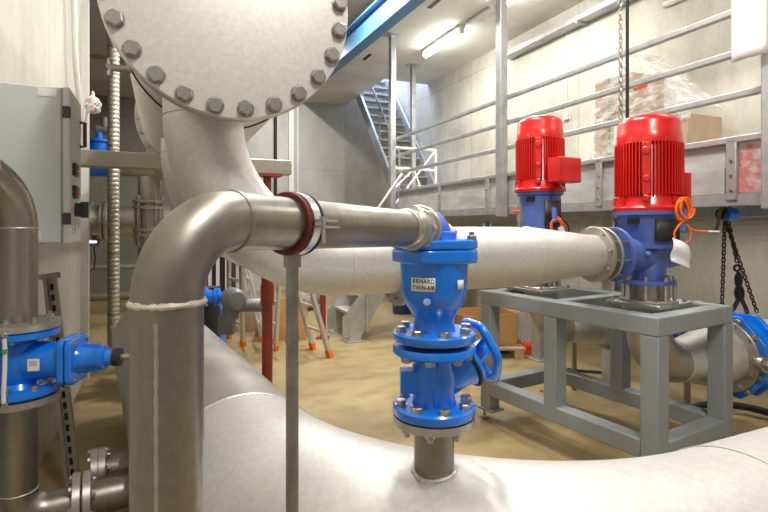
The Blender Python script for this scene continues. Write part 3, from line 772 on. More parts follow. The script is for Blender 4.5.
m.prism(octo, dA * .035); m.lathe([(.035, .22), (.09, .21), (.15, .22)], fA, dA, 40); vb = m.build('valve_body', 'valve_blue', t, bevel=.006)
m = MB(); m.prism([p + dA * .15 for p in octo], dA * .03); m.build('rear_flange', 'valve_blue', t, bevel=.006)
bolts(vb, fA, -dA, .245, 12, .018, .13)
m = MB(); m.cyl(fA + dA * .09 + V((.0, -.19, 0)), fA + dA * .09 + V((.01, -.28, 0)), .05); m.lathe([(0, .035), (.03, .03)], fA + dA * .09 + V((.01, -.28, 0)), (.1, -1, 0), 6); m.build('shaft_boss', 'bolt_steel', t)
m = MB(); fB = fA + dA * .18; m.lathe([(0, .24), (.03, .24), (.03, .19), (.9, .19)], fB, dA, 40)
tag(m.build('supply_pipe', 'stainless_pickled'), 'pale wide pipe running to the right wall behind the blue butterfly valve', 'pipe')
fC, dC = suction(P2, (.96, .28, 0), 'steel suction pipe bending away below the rear pump', .66, .115, .14, .36, '', '')
t = thing('butterfly_valve', 'dark blue valve seen under the frame on the rear suction pipe', 'valve', fC - EZ * .22)
x, y, zz_ = frame_of(dC); octo = [fC + (x * math.cos(a) + y * math.sin(a)) * .225 for a in [PI / 8 + PI / 4 * k for k in range(8)]]
m = MB(); m.prism(octo, dC * .13); vb = m.build('valve_body', 'valve_navy', t, bevel=.006)
bolts(vb, fC, -dC, .2, 8, .015, .1)
m = MB(); m.lathe([(0, .14), (.75, .14)], fC + dC * .13, dC, 36)
tag(m.build('supply_pipe', 'stainless_pickled'), 'pale pipe running to the right wall behind the dark blue valve', 'pipe')
# small drain valves below plates
for px, py, Y, lab, mat in ((574, 322, 4.3, 'small dark blue gear valve behind the middle leg of the grey frame', 'valve_navy'), (687, 342, 3.55, 'small blue drain valve hanging between the legs of the frame front end', 'valve_navy')):
    c0 = W(px, py, Y)
    t = thing('drain_valve', lab, 'valve', c0 - EZ * .08)
    m = MB(); m.cyl(c0 - EZ * .03, c0 + EZ * .09, .04); m.cyl(c0 + V((-.09, 0, 0)), c0 + V((.09, .03, 0)), .035); m.disc(c0 + V((-.1, 0, 0)), (1, .3, 0), .07, .02); m.disc(c0 + V((.09, .03, 0)), (1, .3, 0), .07, .02); m.build('valve_body', mat, t)
    m = MB(); m.cyl(c0 + EZ * .09, c0 + EZ * .13, .06); m.build('cap', 'actuator_grey', t)
    m = MB(); m.cyl(c0 - EZ * .03, V((c0.x, c0.y, .0)), .022); m.build('drain_leg', 'stainless_pipe', t)
# black hose loop on the floor
hc = V((2.50, 3.46, .0)); m = MB()
m.tube([hc + V((math.cos(a) * .36, math.sin(a) * .30, .028 + .04 * max(0, math.sin(a)))) for a in [2 * PI * k / 48 for k in range(48)]], .026, 10, True)
tag(m.build('rubber_hose', 'rubber_black'), 'black rubber hose loop on the floor below the blue butterfly valve', 'hose')

# ------------------------------------------------------------------ big curved foreground pipe
bc = V((.4628, 2.2281, 0)); RB, rb = 1.0884, .3055; a0, a1 = -1.0419, .4152; zb = H - .5645 - rb
def bend(a): return V((bc.x + RB * math.sin(a), bc.y - RB * math.cos(a), zb))
t = thing('main_pipe', 'huge pale stainless pipe bend filling the bottom of the photo', 'pipe', V((bend(-.3).x, bend(-.3).y, zb - rb)))
m = MB(); m.tube([bend(a0 + (a1 - a0) * k / 48) for k in range(49)], rb, 96); m.build('bend', 'stainless_big', t)
tl, tr = V((math.cos(a0), math.sin(a0), 0)), V((math.cos(a1), math.sin(a1), 0))
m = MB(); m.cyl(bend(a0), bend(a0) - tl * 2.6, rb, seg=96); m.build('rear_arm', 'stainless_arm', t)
m = MB(); m.cyl(bend(a1), bend(a1) + tr * 1.15, rb, seg=96); m.build('right_arm', 'stainless_big', t)
for a, tg in ((a0, tl), (a1, tr)):
    m = MB(); m.torus(bend(a), tg, rb, .0035, 110, 6, .3); m.build('weld_seam', 'weld_bead', t)
VX = V((.117, 1.171, 0))
m = MB(); m.cyl(VX + EZ * .80, VX + EZ * .948, .0468, seg=40); m.build('valve_stub', 'stainless_pipe', t)
m = MB(); pts = []
for k in range(48):
    a = 2 * PI * k / 48; q = VX + V((math.cos(a), math.sin(a), 0)) * .049
    dd = (V((q.x - bc.x, q.y - bc.y, 0)).length - RB); pts.append(V((q.x, q.y, zb + math.sqrt(rb * rb - dd * dd))))
m.tube(pts, [.005 * (1 + .4 * random.random()) for _ in pts], 8, True); m.build('stub_weld', 'weld_bead', t)
m = MB(); m.ringdisc(VX + EZ * .947, EZ, .045, .0955, .017, 56); sf = m.build('stub_flange', 'stainless_flange', t)
bolts(sf, VX + EZ * .947, -EZ, .079, 8, .0128, .2, 0, 'stud')
for q in (-1.2,):
    m = MB(); c = bend(a0) - tl * 1.6
    m.obox(V((c.x, c.y, zb / 2 - rb / 2 + .03)), tl, EZ.cross(tl), EZ, .12, .5, zb - rb + .06); m.build('pipe_saddle', 'frame_grey', t)
    c = bend(-.25); m = MB(); m.obox(V((c.x, c.y, zb / 2 - rb / 2 + .03)), (1, 0, 0), (0, 1, 0), EZ, .12, .5, zb - rb + .06); m.build('pipe_saddle', 'frame_grey', t)

# ------------------------------------------------------------------ gate valve and air valve
y1 = lambda y: H - (y - 227) * .002342
t = thing('gate_valve', 'bright blue flanged gate valve with handwheel standing on the big pipe stub', 'valve', VX + EZ * y1(417))
m = MB(); m.disc(VX + EZ * .964, EZ, .090, .004); m.build('gasket', 'gasket_black', t)
m = MB(); m.lathe([(0, .0945), (.003, .0965), (.018, .0965), (.022, .092)], VX + EZ * .968, EZ, 56); lf = m.build('lower_flange', 'valve_blue', t)
bolts(lf, VX + EZ * .990, EZ, .079, 8, .0142, .2)
m = MB(); m.lathe([(0, .092), (.004, .0965), (.017, .0965), (.020, .0945)], VX + EZ * 1.106, EZ, 56); uf = m.build('upper_flange', 'valve_blue', t)
bolts(uf, VX + EZ * 1.106, -EZ, .079, 8, .0142, .2)
m = MB(); m.lathe([(.98, .056), (1.0, .049), (1.03, .051), (1.05, .054), (1.085, .050), (1.11, .058)], VX, EZ, 40)
m.obox(VX + V((-.05, -.01, 1.045)), (1, 0, 0), (0, 1, 0), EZ, .06, .05, .05); m.obox(VX + V((0, -.048, 1.045)), (1, 0, 0), (0, 1, 0), EZ, .012, .014, .10)
m.build('valve_body', 'valve_blue', t, bevel=.004)
ga = V((.80, .36, .46)).normalized(); g0 = VX + EZ * 1.03
m = MB(); m.lathe([(0, .044), (.05, .046), (.075, .050), (.092, .060)], g0, ga, 36); m.obox(g0 + ga * .05 + EZ * .02, ga, ga.cross(EZ), ga.cross(EZ).cross(ga), .10, .07, .07); m.build('bonnet', 'valve_blue', t, bevel=.006)
m = MB(); m.disc(g0 + ga * .091, ga, .064, .006); m.build('bonnet_gasket', 'gasket_black', t)
m = MB(); m.lathe([(.097, .062), (.108, .060), (.122, .03), (.165, .022)], g0, ga, 36); m.build('gland', 'valve_blue', t)
hw = V((0.2345, 1.2275, 1.100)); hx = V((.88, .36, .30)).normalized(); x, y, _ = frame_of(hx)
m = MB(); pts = []
for k in range(60):
    a = 2 * PI * k / 60; pts.append(hw + (x * math.cos(a) + y * math.sin(a)) * (.070 + .0028 * math.cos(6 * a)))
m.tube(pts, .0105, 12, True)
for k in range(3):
    a = 2 * PI * k / 3 + .35; e = x * math.cos(a) + y * math.sin(a); m.tube([hw - hx * .012, hw + e * .035 - hx * .006, hw + e * .068], [.011, .008, .008], 10)
m.cyl(hw - hx * .02, hw + hx * .016, .018); m.build('handwheel', 'valve_blue', t)

t = thing('air_valve', 'tall bright blue air valve with white maker plate bolted above the gate valve', 'valve', VX + EZ * 1.13)
m = MB(); m.disc(VX + EZ * 1.125, EZ, .070, .014); m.build('gasket', 'gasket_black', t)
m = MB(); m.lathe([(0, .0945), (.003, .0965), (.017, .0965), (.021, .092)], VX + EZ * 1.138, EZ, 56); lf = m.build('lower_flange', 'valve_blue', t)
bolts(lf, VX + EZ * 1.159, EZ, .079, 8, .0142, .2)
m = MB(); m.lathe([(1.15, .054), (1.165, .048), (1.187, .0475), (1.205, .056), (1.225, .070), (1.25, .0765), (1.30, .0785), (1.325, .080)], VX, EZ, 56)
m.build('bowl', 'valve_blue', t)
def rrect(c, ax, ay, rx, ry, cr, n=6):
    pts = []
    for sx, sy, a in ((1, 1, 0), (-1, 1, PI / 2), (-1, -1, PI), (1, -1, 1.5 * PI)):
        for k in range(n + 1):
            b = a + PI / 2 * k / n; pts.append(c + ax * (sx * (rx - cr) + cr * math.cos(b)) + ay * (sy * (ry - cr) + cr * math.sin(b)))
    return pts
lx = V((.94, .34, 0)).normalized(); ly = V((-lx.y, lx.x, 0))
m = MB(); m.prism(rrect(VX + EZ * 1.318, lx, ly, .089, .084, .05), EZ * .031); m.build('bowl_flange', 'valve_blue', t, bevel=.006, seg=3)
m = MB(); m.prism(rrect(VX + EZ * 1.350, lx, ly, .089, .084, .05), EZ * .021); lid = m.build('lid', 'valve_blue', t, bevel=.005, seg=3)
for i, j in ((-1, -1), (1, -1), (-1, 1), (1, 1)):
    bolt(lid, VX + lx * .066 * i + ly * .060 * j + EZ * 1.371, EZ, .0120, 0, 'stud')
# outlet spigot of the lid, facing the pipe
PDIR = V((.4907, .8713, -.022)).normalized(); ZA = 1.4095
pe = V((-.2394, .553, ZA)) + PDIR * .628
m = MB(); s0_ = pe + PDIR * .0245; m.tube([s0_, s0_ + PDIR * .03] + [s0_ + PDIR * (.03 + .055 * math.sin(a_)) - EZ * .055 * (1 - math.cos(a_)) for a_ in (.3, .6, .9, 1.2, 1.5)], [.049, .049, .048, .047, .046, .045, .044, .044], 32)
m.obox(VX + EZ * 1.375 - PDIR * .015, PDIR, V((-PDIR.y, PDIR.x, 0)), EZ, .09, .09, .03); m.build('spigot', 'valve_blue', t, bevel=.003)
# maker plate, small tag and plug on the bowl
fd = V((-.10, -1, 0)).normalized(); fr_ = V((-fd.y, fd.x, 0))
fr_ = V((1, -.10, 0)).normalized()
def bowl_plate(cx, z, w_, h_, name, mat, rr):
    a0_ = math.atan2(cx, rr); m = MB(); vsx, fsx = [], []
    for i in range(7):
        for z_ in (z - h_ / 2, z + h_ / 2):
            xx = cx - w_ / 2 + w_ * i / 6; yy = -math.sqrt(rr * rr - xx * xx)
            vsx.append(VX + V((xx, yy, z_)))
    for i in range(6): fsx.append((2 * i, 2 * i + 2, 2 * i + 3, 2 * i + 1))
    m.faces(vsx, fsx); o = m.build(name, mat, t); o.modifiers.new('s', 'SOLIDIFY').thickness = .002
    return o
bowl_plate(-.030, 1.273, .0500, .0300, 'maker_plate', 'label_white', .0796)
pn = V((-.030, -math.sqrt(.0796 ** 2 - .03 ** 2), 0)); nrm_ = pn.normalized(); rt = V((-nrm_.y, nrm_.x, 0))
mid = VX + pn
def wraptext(s, name, z, size, sx):
    cu = bpy.data.curves.new(name, 'FONT'); cu.body = s; cu.size = size; cu.align_x = 'CENTER'; cu.align_y = 'CENTER'; cu.extrude = .0005; cu.offset = size * .028; cu.space_character = 1.12
    q = bpy.data.objects.new('tmp', cu); COL.objects.link(q)
    me = bpy.data.meshes.new_from_object(q.evaluated_get(bpy.context.evaluated_depsgraph_get())); bpy.data.objects.remove(q)
    rr = .0812
    for v in me.vertices:
        xx = -.030 + v.co.x * sx; yy = -math.sqrt(rr * rr - xx * xx) - v.co.z
        v.co = VX + V((xx, yy, z + v.co.y)) - ORG[t.name]
    me.materials.clear(); me.materials.append(MATS['ink_black'])
    o = bpy.data.objects.new(name, me); COL.objects.link(o); o.parent = t; ORG[o.name] = ORG[t.name]
wraptext('ERHARD', 'plate_lettering', 1.2800, .0138, .80)
wraptext('TWIN-AIR', 'plate_lettering', 1.2662, .0125, .76)
bowl_plate(.052, 1.272, .014, .020, 'small_tag', 'label_white', .0800)
m = MB(); q = VX + V((-.022, -.0735, 1.236)); m.lathe([(0, .0105), (.006, .010)], q, (-.25, -1, 0), 20); m.lathe([(.006, .005), (.010, .004)], q, (-.25, -1, 0), 6); m.build('drain_plug', 'valve_blue', t)
m = MB(); m.ringdisc(q + V((-.25, -1, 0)).normalized() * .0058, (-.25, -1, 0), .0046, .0070, .001, 24); m.cyl(q + V((-.25, -1, 0)).normalized() * .0098, q + V((-.25, -1, 0)).normalized() * .0112, .0026); m.build('plug_ring', 'label_white', t)

# ------------------------------------------------------------------ front stainless pipe
r0 = .038; rp = V((-.2394, .553, 0)); Re = .0925
t = thing('vent_pipe', 'brushed stainless pipe rising in the foreground and bending back to the air valve', 'pipe', rp)
m = MB(); m.cyl(rp + EZ * .012, rp + EZ * (ZA - Re), r0, seg=64); m.build('riser', 'stainless_pipe', t)
m = MB(); m.tube(elbow(rp + EZ * (ZA - Re), EZ, PDIR, Re, 24), r0, 64); m.build('elbow', 'stainless_pipe', t)
m = MB(); m.cyl(rp + PDIR * Re + EZ * ZA, pe, r0, seg=64); m.build('arm', 'stainless_pipe', t)
m = MB(); m.torus(rp + EZ * (ZA - Re), EZ, r0 - .0004, .0036, 80, 8, .5); m.build('weld_seam', 'weld_bead', t)
m = MB(); m.torus(rp + PDIR * Re + EZ * ZA, PDIR, r0 - .0006, .0028, 80, 8, .4); m.build('weld_seam', 'stainless_pipe', t)
m = MB(); aa = math.atan2(-rp.y, -rp.x) - .28; e = V((math.cos(aa), math.sin(aa), 0))
m.tube([rp + e * (r0 - .0008) + EZ * (.05 + .01 * k) + V((0, 0, 0)) for k in range(126)], [.0020 + .0008 * (k % 2) for k in range(126)], 6); m.build('weld_seam', 'stainless_flange', t)
m = MB(); m.ringdisc(rp, EZ, r0 * .5, .09, .012); m.build('base_flange', 'stainless_flange', t)
m = MB(); m.lathe([(-.090, r0 + .001), (-.086, r0 + .004), (-.066, r0 + .004), (-.062, r0 + .009), (-.044, r0 + .009)], pe + PDIR * .035, PDIR, 44); m.build('union_sleeve', 'stainless_flange', t)
m = MB(); m.lathe([(-.046, .0525), (-.024, .0525)], pe + PDIR * .035, PDIR, 8); m.build('union_nut', 'stainless_flange', t, bevel=.002)
m = MB(); m.lathe([(-.025, .052), (-.023, .0535), (-.012, .0535), (-.010, .050)], pe + PDIR * .035, PDIR, 48); m.build('union_ring', 'stainless_flange', t)
m = MB(); m.lathe([(-.0935, r0 + .0014), (-.0895, r0 + .0014)], pe + PDIR * .035, PDIR, 48); m.build('thread_seal', 'yellow_hose', t)

# clamp on a threaded rod
ck = rp + PDIR * .212 + EZ * ZA
t = thing('pipe_clamp', 'zinc pipe clamp with dark red rubber liner on a threaded rod', 'clamp', V((ck.x, ck.y, 0)))
def band(m, w0, w1, ra, rb_, seg=56):
    m.ringdisc(ck + PDIR * w0, PDIR, ra, rb_, w1 - w0, seg); return m
band(MB(), -.016, .016, r0 + .0004, r0 + .0065).build('rubber_liner', 'rubber_red', t)
m = MB(); m.torus(ck - PDIR * .014, PDIR, r0 + .0055, .0030, 56, 8); m.build('liner_lip', 'rubber_red', t)
m = MB(); m.torus(ck + PDIR * .0145, PDIR, r0 + .0058, .0042, 56, 8); m.build('liner_lip', 'rubber_black', t)
band(MB(), -.007, .009, r0 + .0064, r0 + .009).build('clamp_band', 'zinc', t)
sx = V((PDIR.y, -PDIR.x, 0)); ear = ck + sx * (r0 + .016)
m = MB(); m.obox(ear + EZ * .0045 + PDIR * .008, sx, PDIR, EZ, .020, .034, .003); m.obox(ear - EZ * .0045 + PDIR * .012, sx, PDIR, EZ, .020, .040, .003); m.build('clamp_ear', 'zinc', t)
m = MB(); m.lathe([(.004, .0065), (.010, .0065)], ear + sx * .003, EZ, 6); m.cyl(ear + sx * .003 - EZ * .028, ear + sx * .003 + EZ * .006, .003, seg=12); m.build('clamp_screw', 'zinc', t)
m = MB(); m.cyl(ck - EZ * (r0 + .026), ck - EZ * (r0 + .008), .0130, seg=12); m.build('rod_socket', 'threaded_steel', t)
m = MB(); pr = []; zt_ = ck.z - r0 - .02; n = int((zt_ - .012) / .0014)
m.lathe([(0.012 + k * .0014, .0096 if k % 2 else .0086) for k in range(n)], V((ck.x, ck.y, 0)), EZ, 14); m.build('threaded_rod', 'threaded_steel', t, smooth=80)
m = MB(); m.cyl(V((ck.x, ck.y, 1.05 + .18)), V((ck.x, ck.y, 1.242)), .0110, seg=6); m.build('rod_nut', 'threaded_steel', t)
m = MB(); m.disc(V((ck.x, ck.y, 0)), EZ, .04, .012); m.build('rod_foot', 'zinc', t)

# ------------------------------------------------------------------ left side: pipe and valve
LX = V((-1.288, 1.76, 0)); rl = .0585; zl = lambda y: H - (y - 227) * .00352
t = thing('side_pipe', 'brown tinged stainless pipe bending over at the left edge above the blue valve', 'pipe', LX + EZ * 1.05)
dl = V((-.2, -.98, 0)).normalized()
zt0 = zl(228)
m = MB(); m.cyl(LX + EZ * 1.05, LX + EZ * zt0, rl, seg=48); m.build('riser', 'stainless_pipe', t)
m = MB(); m.tube(elbow(LX + EZ * zt0, EZ, dl, .205, 20), rl, 48); m.build('elbow', 'stainless_pipe', t)
e = LX + EZ * (zt0 + .205) + dl * .205; m = MB(); m.cyl(e, e + dl * .02, rl, seg=48); m.build('straight_end', 'stainless_pipe', t)
m = MB(); m.torus(LX + EZ * zt0, EZ, rl - .0005, .0028, 64, 6, .4); m.build('weld_seam', 'weld_bead', t)
m = MB(); m.torus(e - dl * .085 - EZ * .019, dl + EZ * .45, rl, .0018, 64, 6, .4); m.build('weld_seam', 'stainless_pipe', t)
m = MB(); m.ringdisc(LX + EZ * 1.046, EZ, .045, .128, .022, 56); f_ = m.build('flange', 'stainless_flange', t)
bolts(f_, LX + EZ * 1.068, EZ, .103, 8, .0155, .3, 0, 'stud')
t = thing('side_gate_valve', 'blue gate valve at the left edge with its stem pointing right', 'valve', LX + EZ * .81)
m = MB(); m.lathe([(0, .120), (.004, .125), (.022, .125), (.028, .118)], LX + EZ * 1.016, EZ, 56); f_ = m.build('upper_flange', 'valve_blue', t)
bolts(f_, LX + EZ * 1.016, -EZ, .103, 8, .012, .3)
m = MB(); m.lathe([(0, .118), (.006, .125), (.024, .125), (.028, .12)], LX + EZ * .815, EZ, 56); f_ = m.build('lower_flange', 'valve_blue', t)
bolts(f_, LX + EZ * .843, EZ, .103, 8, .0155, .3)
m = MB(); m.lathe([(.84, .075), (.86, .062), (.90, .075), (.93, .08), (.96, .075), (1.0, .062), (1.02, .075)], LX, EZ, 40)
dv = V((.99, .14, 0)).normalized(); sv = V((-dv.y, dv.x, 0)); vc = LX + EZ * .930
m.lathe([(0, .075), (.11, .062), (.17, .058)], vc, dv, 32); m.build('valve_body', 'valve_blue', t)
m = MB(); m.prism(rrect(vc + dv * .155, sv, EZ, .072, .080, .025), dv * .022); m.prism(rrect(vc + dv * .181, sv, EZ, .072, .080, .025), dv * .022); bf = m.build('bonnet_flange', 'valve_blue', t, bevel=.005)
for i in (-1, 1):
    for j in (-1, 1): bolt(bf, vc + dv * .203 + sv * .053 * i + EZ * .060 * j, dv, .009)
m = MB(); m.lathe([(.198, .056), (.215, .045), (.265, .040), (.270, .043), (.288, .043), (.292, .030), (.318, .028)], vc, dv, 32); m.obox(vc + dv * .235, dv, sv, EZ, .07, .012, .10); m.build('bonnet', 'valve_blue', t)
m = MB(); m.cyl(vc + dv * .316, vc + dv * .340, .032); m.build('gland', 'rubber_black', t)
m = MB(); m.cyl(vc + dv * .33, vc + dv * .43, .011); m.build('stem', 'bolt_steel', t)
m = MB(); m.cyl(vc + dv * .375, vc + dv * .455, .024); hw2 = vc + dv * .455
m.torus(hw2, dv, .085, .010, 40, 8)
for k in range(4):
    a = PI / 2 * k + .4; m.cyl(hw2, hw2 + (sv * math.cos(a) + EZ * math.sin(a)) * .085, .008, seg=8)
m.build('handwheel', 'rubber_black', t)
tc_ = V((-LX.x, -LX.y, 0)).normalized(); a = math.atan2(tc_.y, tc_.x) - .28
q = vc + dv * .085 - sv * .069; m = MB(); m.obox(q, dv, EZ, sv, .036, .040, .006); m.build('type_plate', 'label_white', t)
m = MB(); m.obox(q - sv * .0032 + EZ * .006, dv, EZ, sv, .024, .018, .001); m.build('plate_print', 'louvre', t)
e = V((math.cos(a), math.sin(a), 0)); q = LX + e * .132
m = MB(); pth = [q + EZ * z_ for z_ in (1.035, .99, .93, .87, .825)]; pth = [p + sv * .004 * math.sin(i * 1.3) for i, p in enumerate(pth)]
m.tube(pth, .0068, 8); m.build('earth_strap', 'conduit_white', t)
m = MB(); m.cyl(q + EZ * .985, q + EZ * 1.0, .0074); m.cyl(q + EZ * .835, q + EZ * .86, .0074); m.build('strap_stripe', 'green_strip', t)
for z_ in (1.045, .815): bolt(t, q + EZ * z_ - e * .006, e, .011, 0, 'stud')
t = thing('lower_side_pipe', 'stainless pipe below the left blue valve bending right near the floor', 'pipe', LX + EZ * .2)
m = MB(); m.ringdisc(LX + EZ * .789, EZ, .045, .128, .022, 56); f_ = m.build('flange', 'stainless_flange', t)
bolts(f_, LX + EZ * .789, -EZ, .103, 8, .012, .3)
zb0 = zl(490); Rl = .09
m = MB(); m.cyl(LX + EZ * zb0, LX + EZ * .79, rl, seg=48); m.build('drop_pipe', 'stainless_pipe', t)
m = MB(); m.torus(LX + EZ * zb0, EZ, rl - .0005, .0028, 64, 6, .4); m.build('weld_seam', 'weld_bead', t)
dr = V((.87, .49, 0)).normalized()
m = MB(); m.tube(elbow(LX + EZ * zb0, -EZ, dr, Rl, 16), rl, 48); m.build('elbow', 'stainless_pipe', t)
e = LX + EZ * (zb0 - Rl) + dr * Rl
m = MB(); m.cyl(e, e + dr * .46, rl, seg=40); m.build('straight_end', 'stainless_pipe', t)
for k in (.072, .105):
    m = MB(); m.disc(e + dr * k, dr, .102, .027, 48, .002); f_ = m.build('flange', 'stainless_flange', t)
    bolts(f_, e + dr * (k + (.022 if k > .1 else 0)), dr if k > .1 else -dr, .084, 8, .0135, .2, 0, 'stud' if k > .1 else 'bolt')
pe2 = W(104, 471, 2.15)
t = thing('capped_branch_pipe', 'short stainless branch pipe closed by a bolted blind flange near the floor', 'pipe', pe2 - EZ * .1)
m = MB(); m.cyl(pe2, pe2 + dr * .44, .067, seg=40); m.build('straight_pipe', 'stainless_pipe', t)
for k, ax in ((-.03, -1), (-.002, 1)):
    m = MB(); m.disc(pe2 + dr * (k - .02), dr, .098, .028, 48, .002); f_ = m.build('flange', 'stainless_flange', t)
    bolts(f_, pe2 + dr * (k - .02 + (.022 if ax > 0 else 0)), dr * ax, .083, 8, .0145, .3, 0, 'stud' if ax > 0 else 'bolt')
# perforated channel leaning on the wall
pa, pb = W(50, 277, 2.75), None
ua, va2 = pa.dot(EU), pa.dot(EV)
topp = R(-.635, va2, pa.z); bot = R(-.42, va2 - .52, .0)
topp = W(50, 276, 2.72); bot = W(74, 492, 2.62); bot.z = 0.01
t = thing('perforated_channel', 'slotted steel channel leaning against the left wall below the cabinet', 'channel', bot)
dn = (bot - topp).normalized(); sd = V((1, .35, 0)).normalized(); sd = (sd - dn * sd.dot(dn)).normalized(); nn_ = dn.cross(sd)
for k in (-.024, .024):
    m = MB(); m.bar(topp + sd * k, bot + sd * k, .018, .03, nn_); m.build('flange_strip', 'pipe_dull', t)
m = MB(); m.bar(topp - nn_ * .012, bot - nn_ * .012, .030, .004, nn_); m.build('web', 'pipe_dull', t)
L = (bot - topp).length
for k in range(18):
    q = topp + dn * (.06 + k * (L - .1) / 18)
    m = MB().obox(q - nn_ * .012, dn, sd, nn_, .035, .016, .006); m.build('slot', 'ink_black', t)
m = MB(); m.bar(topp - sd * .05, topp + sd * .05, .03, .02, nn_); m.build('end_bracket', 'pipe_dull', t)

# ------------------------------------------------------------------ control cabinet
un = -.350; Yn = 2.05; v0 = (Yn - un * ST) / CT; v1 = VU(80.5, un)
v1 = (F * un / (CT * (81 - 163)) - un * ST) / CT
z0c, z1c = 1.4 - (243 - 227) / F * Yn, 1.4 + (227 - 88) / F * Yn
t = thing('control_cabinet', 'light grey steel control cabinet mounted on the left wall', 'cabinet', R(-.5, (v0 + v1) / 2, z0c))
m = MB(); m.rbox(-.66, un - .028, v0 + .004, v1 - .004, z0c, z1c); m.build('body', 'cabinet_grey', t, bevel=.006, seg=2)
m = MB(); m.rbox(un - .024, un, v0, v1, z0c - .002, z1c + .002); dr_ = m.build('door', 'cabinet_grey', t, bevel=.004)
m = MB(); m.rbox(un - .030, un - .022, v0 + .002, v1 - .002, z0c + .002, z1c - .002); m.build('door_seal', 'frame_grey', t)
for z_ in (z0c + .10, z1c - .10):
    m = MB(); m.rbox(un - .026, un + .004, v0 - .008, v0 + .012, z_ - .024, z_ + .024); m.build('hinge', 'hinge_black', t, bevel=.004)
vh = (v0 + v1) / 2
m = MB(); m.tube([R(un + .0, vh + .12, z1c - .09), R(un + .02, vh + .12, z1c - .09), R(un + .02, vh + .12, z1c - .20), R(un, vh + .12, z1c - .20)], .008, 8); m.build('handle', 'hinge_black', t)
for z_, mt in ((1.66, 'hinge_black'), (1.63, 'hinge_black'), (1.565, 'hinge_black')):
    m = MB(); m.rbox(un, un + .014, vh - .09, vh + .0, z_ - .012 - (.03 if z_ < 1.6 else 0), z_ + .012); m.build('switch_frame', mt, t, bevel=.002)
m = MB(); m.rbox(un + .014, un + .02, vh - .08, vh - .01, 1.535, 1.552); m.build('red_button', 'hot_red', t)
m = MB(); m.rbox(un + .014, un + .02, vh - .08, vh - .01, 1.556, 1.572); m.build('green_button', 'green_strip', t)
m = MB(); m.cyl(R(un, vh - .01, 1.475), R(un + .03, vh - .01, 1.475), .030); m.rbox(un + .02, un + .05, vh - .02, vh, 1.44, 1.51); m.build('rotary_switch', 'hinge_black', t)
for k in range(3):
    m = MB(); m.rbox(un, un + .003, vh - .10 + .08 * k, vh - .06 + .08 * k, 1.37 + .012 * k, 1.40 + .012 * k); m.build('label_strip', 'louvre', t)
m = MB(); a = R(un - .18, v0 + .002, z1c - .03); m.rbox(un - .11, un - .045, v0 + .0005, v0 + .005, z1c - .042, z1c - .010); m.build('sticker', 'label_white', t)
m = MB(); m.rbox(un - .16, un - .10, v0 - .0006, v0 + .004, z0c + .015, z0c + .05); m.build('sticker', 'label_white', t)
# conduit with wrapped bag on the wall beside it
cy = lambda px, py: W(px, py, F * -.60 / (CT * (px - 163)))
t = thing('wall_conduit', 'white conduit running down the left wall above the cabinet', 'conduit', cy(75, 80))
q0 = cy(73, -40); q1 = cy(75, 55); q2 = R(-.58, q1.dot(EV) + .25, 2.12); q3 = W(90, 98, 3.9)
m = MB(); m.tube([q0, (q0 + q1) / 2, q1, q1 + (q2 - q1) * .3 + EZ * -.03, q2, q3], .020, 10); m.build('tube', 'conduit_white', t)
m = MB(); m.rbox(-.66, -.60, q1.dot(EV) + .75, q1.dot(EV) + .80, 0.05, 3.9); m.build('trunking', 'conduit_white', t)
bg = W(93, 105, 3.95); m = MB(); m.ball(bg, .06, 1, 1, 1.15, 20, 14); m.lathe([(0, .02), (.05, .008)], bg + EZ * .055, EZ, 10)
for v in m.bm.verts: v.co += (v.co - bg).normalized() * noise.noise(v.co * 30) * .016
tag(m.build('plastic_bag', 'printed_bag'), 'crumpled white bag with red print tied over a conduit end', 'bag')

# ------------------------------------------------------------------ far left recess
fd_ = W(113.5, 300, 5.6)
t = thing('flexible_duct', 'tall pale foil wrapped duct standing upright beyond the left wall', 'duct', V((fd_.x, fd_.y, 0)))
m = MB(); prof = []
for k in range(150):
    z_ = k * .03; prof.append((z_, .062 if k % 3 else .058))
prof = [(k * .0125, (.0625 if k % 4 else .0565)) for k in range(348)]
m.lathe(prof, V((fd_.x, fd_.y, 0)), EZ, 24); m.build('duct_skin', 'duct_foil', t)
for z_ in (.42, 1.1, 2.3, 3.4):
    m = MB(); m.cyl(V((fd_.x, fd_.y, z_)), V((fd_.x, fd_.y, z_ + .02)), .066); m.build('duct_clip', 'pipe_dull', t)
def far_pipe(px, py, Y, r, ua_, ub_, label, flanges=(), mat='pipe_dull'):
    c = W(px, py, Y); t = thing('far_pipe', label, 'pipe', c - EZ * r)
    m = MB(); m.cyl(c + EU * ua_, c + EU * ub_, r, seg=36); m.build('straight_pipe', mat, t)
    for f_ in flanges:
        for k in (0, .05):
            m = MB(); m.disc(c + EU * (f_ + k), EU, r + .06, .028, 36); q = m.build('flange', 'stainless_flange', t)
            if k == 0: bolts(q, c + EU * f_, -EU, r + .035, 10, .014, .2, 0)
    return c
far_pipe(120, 51, 7.6, .16, -2.5, 2.0, 'high dull steel pipe crossing under the ceiling beyond the left wall', (1.5,))
cpx = far_pipe(125, 221, 6.6, .20, -2.5, .55, 'wide steel pipe crossing at eye height beyond the left wall', (-.45, -.28))
far_pipe(115, 267, 8.2, .045, -2.5, 1.2, 'thin steel pipe crossing the recess below the wide flanged pipe')
far_pipe(115, 296, 8.3, .07, -2.5, 1.2, 'low steel pipe crossing the recess just above the floor')
q = cpx + EU * -.36 - EZ * .28
t = thing('flow_meter', 'small meter with a lit display under the wide flanged pipe', 'meter', q - EZ * .05)
m = MB(); m.obox(q, EU, EV, EZ, .14, .10, .10); m.cyl(q + EZ * .05, q + EZ * .09, .03); m.build('meter_case', 'actuator_grey', t, bevel=.01)
m = MB(); m.obox(q - EV * .052 + EZ * .01, EU, EV, EZ, .08, .006, .03); m.build('display', 'display_glow', t)
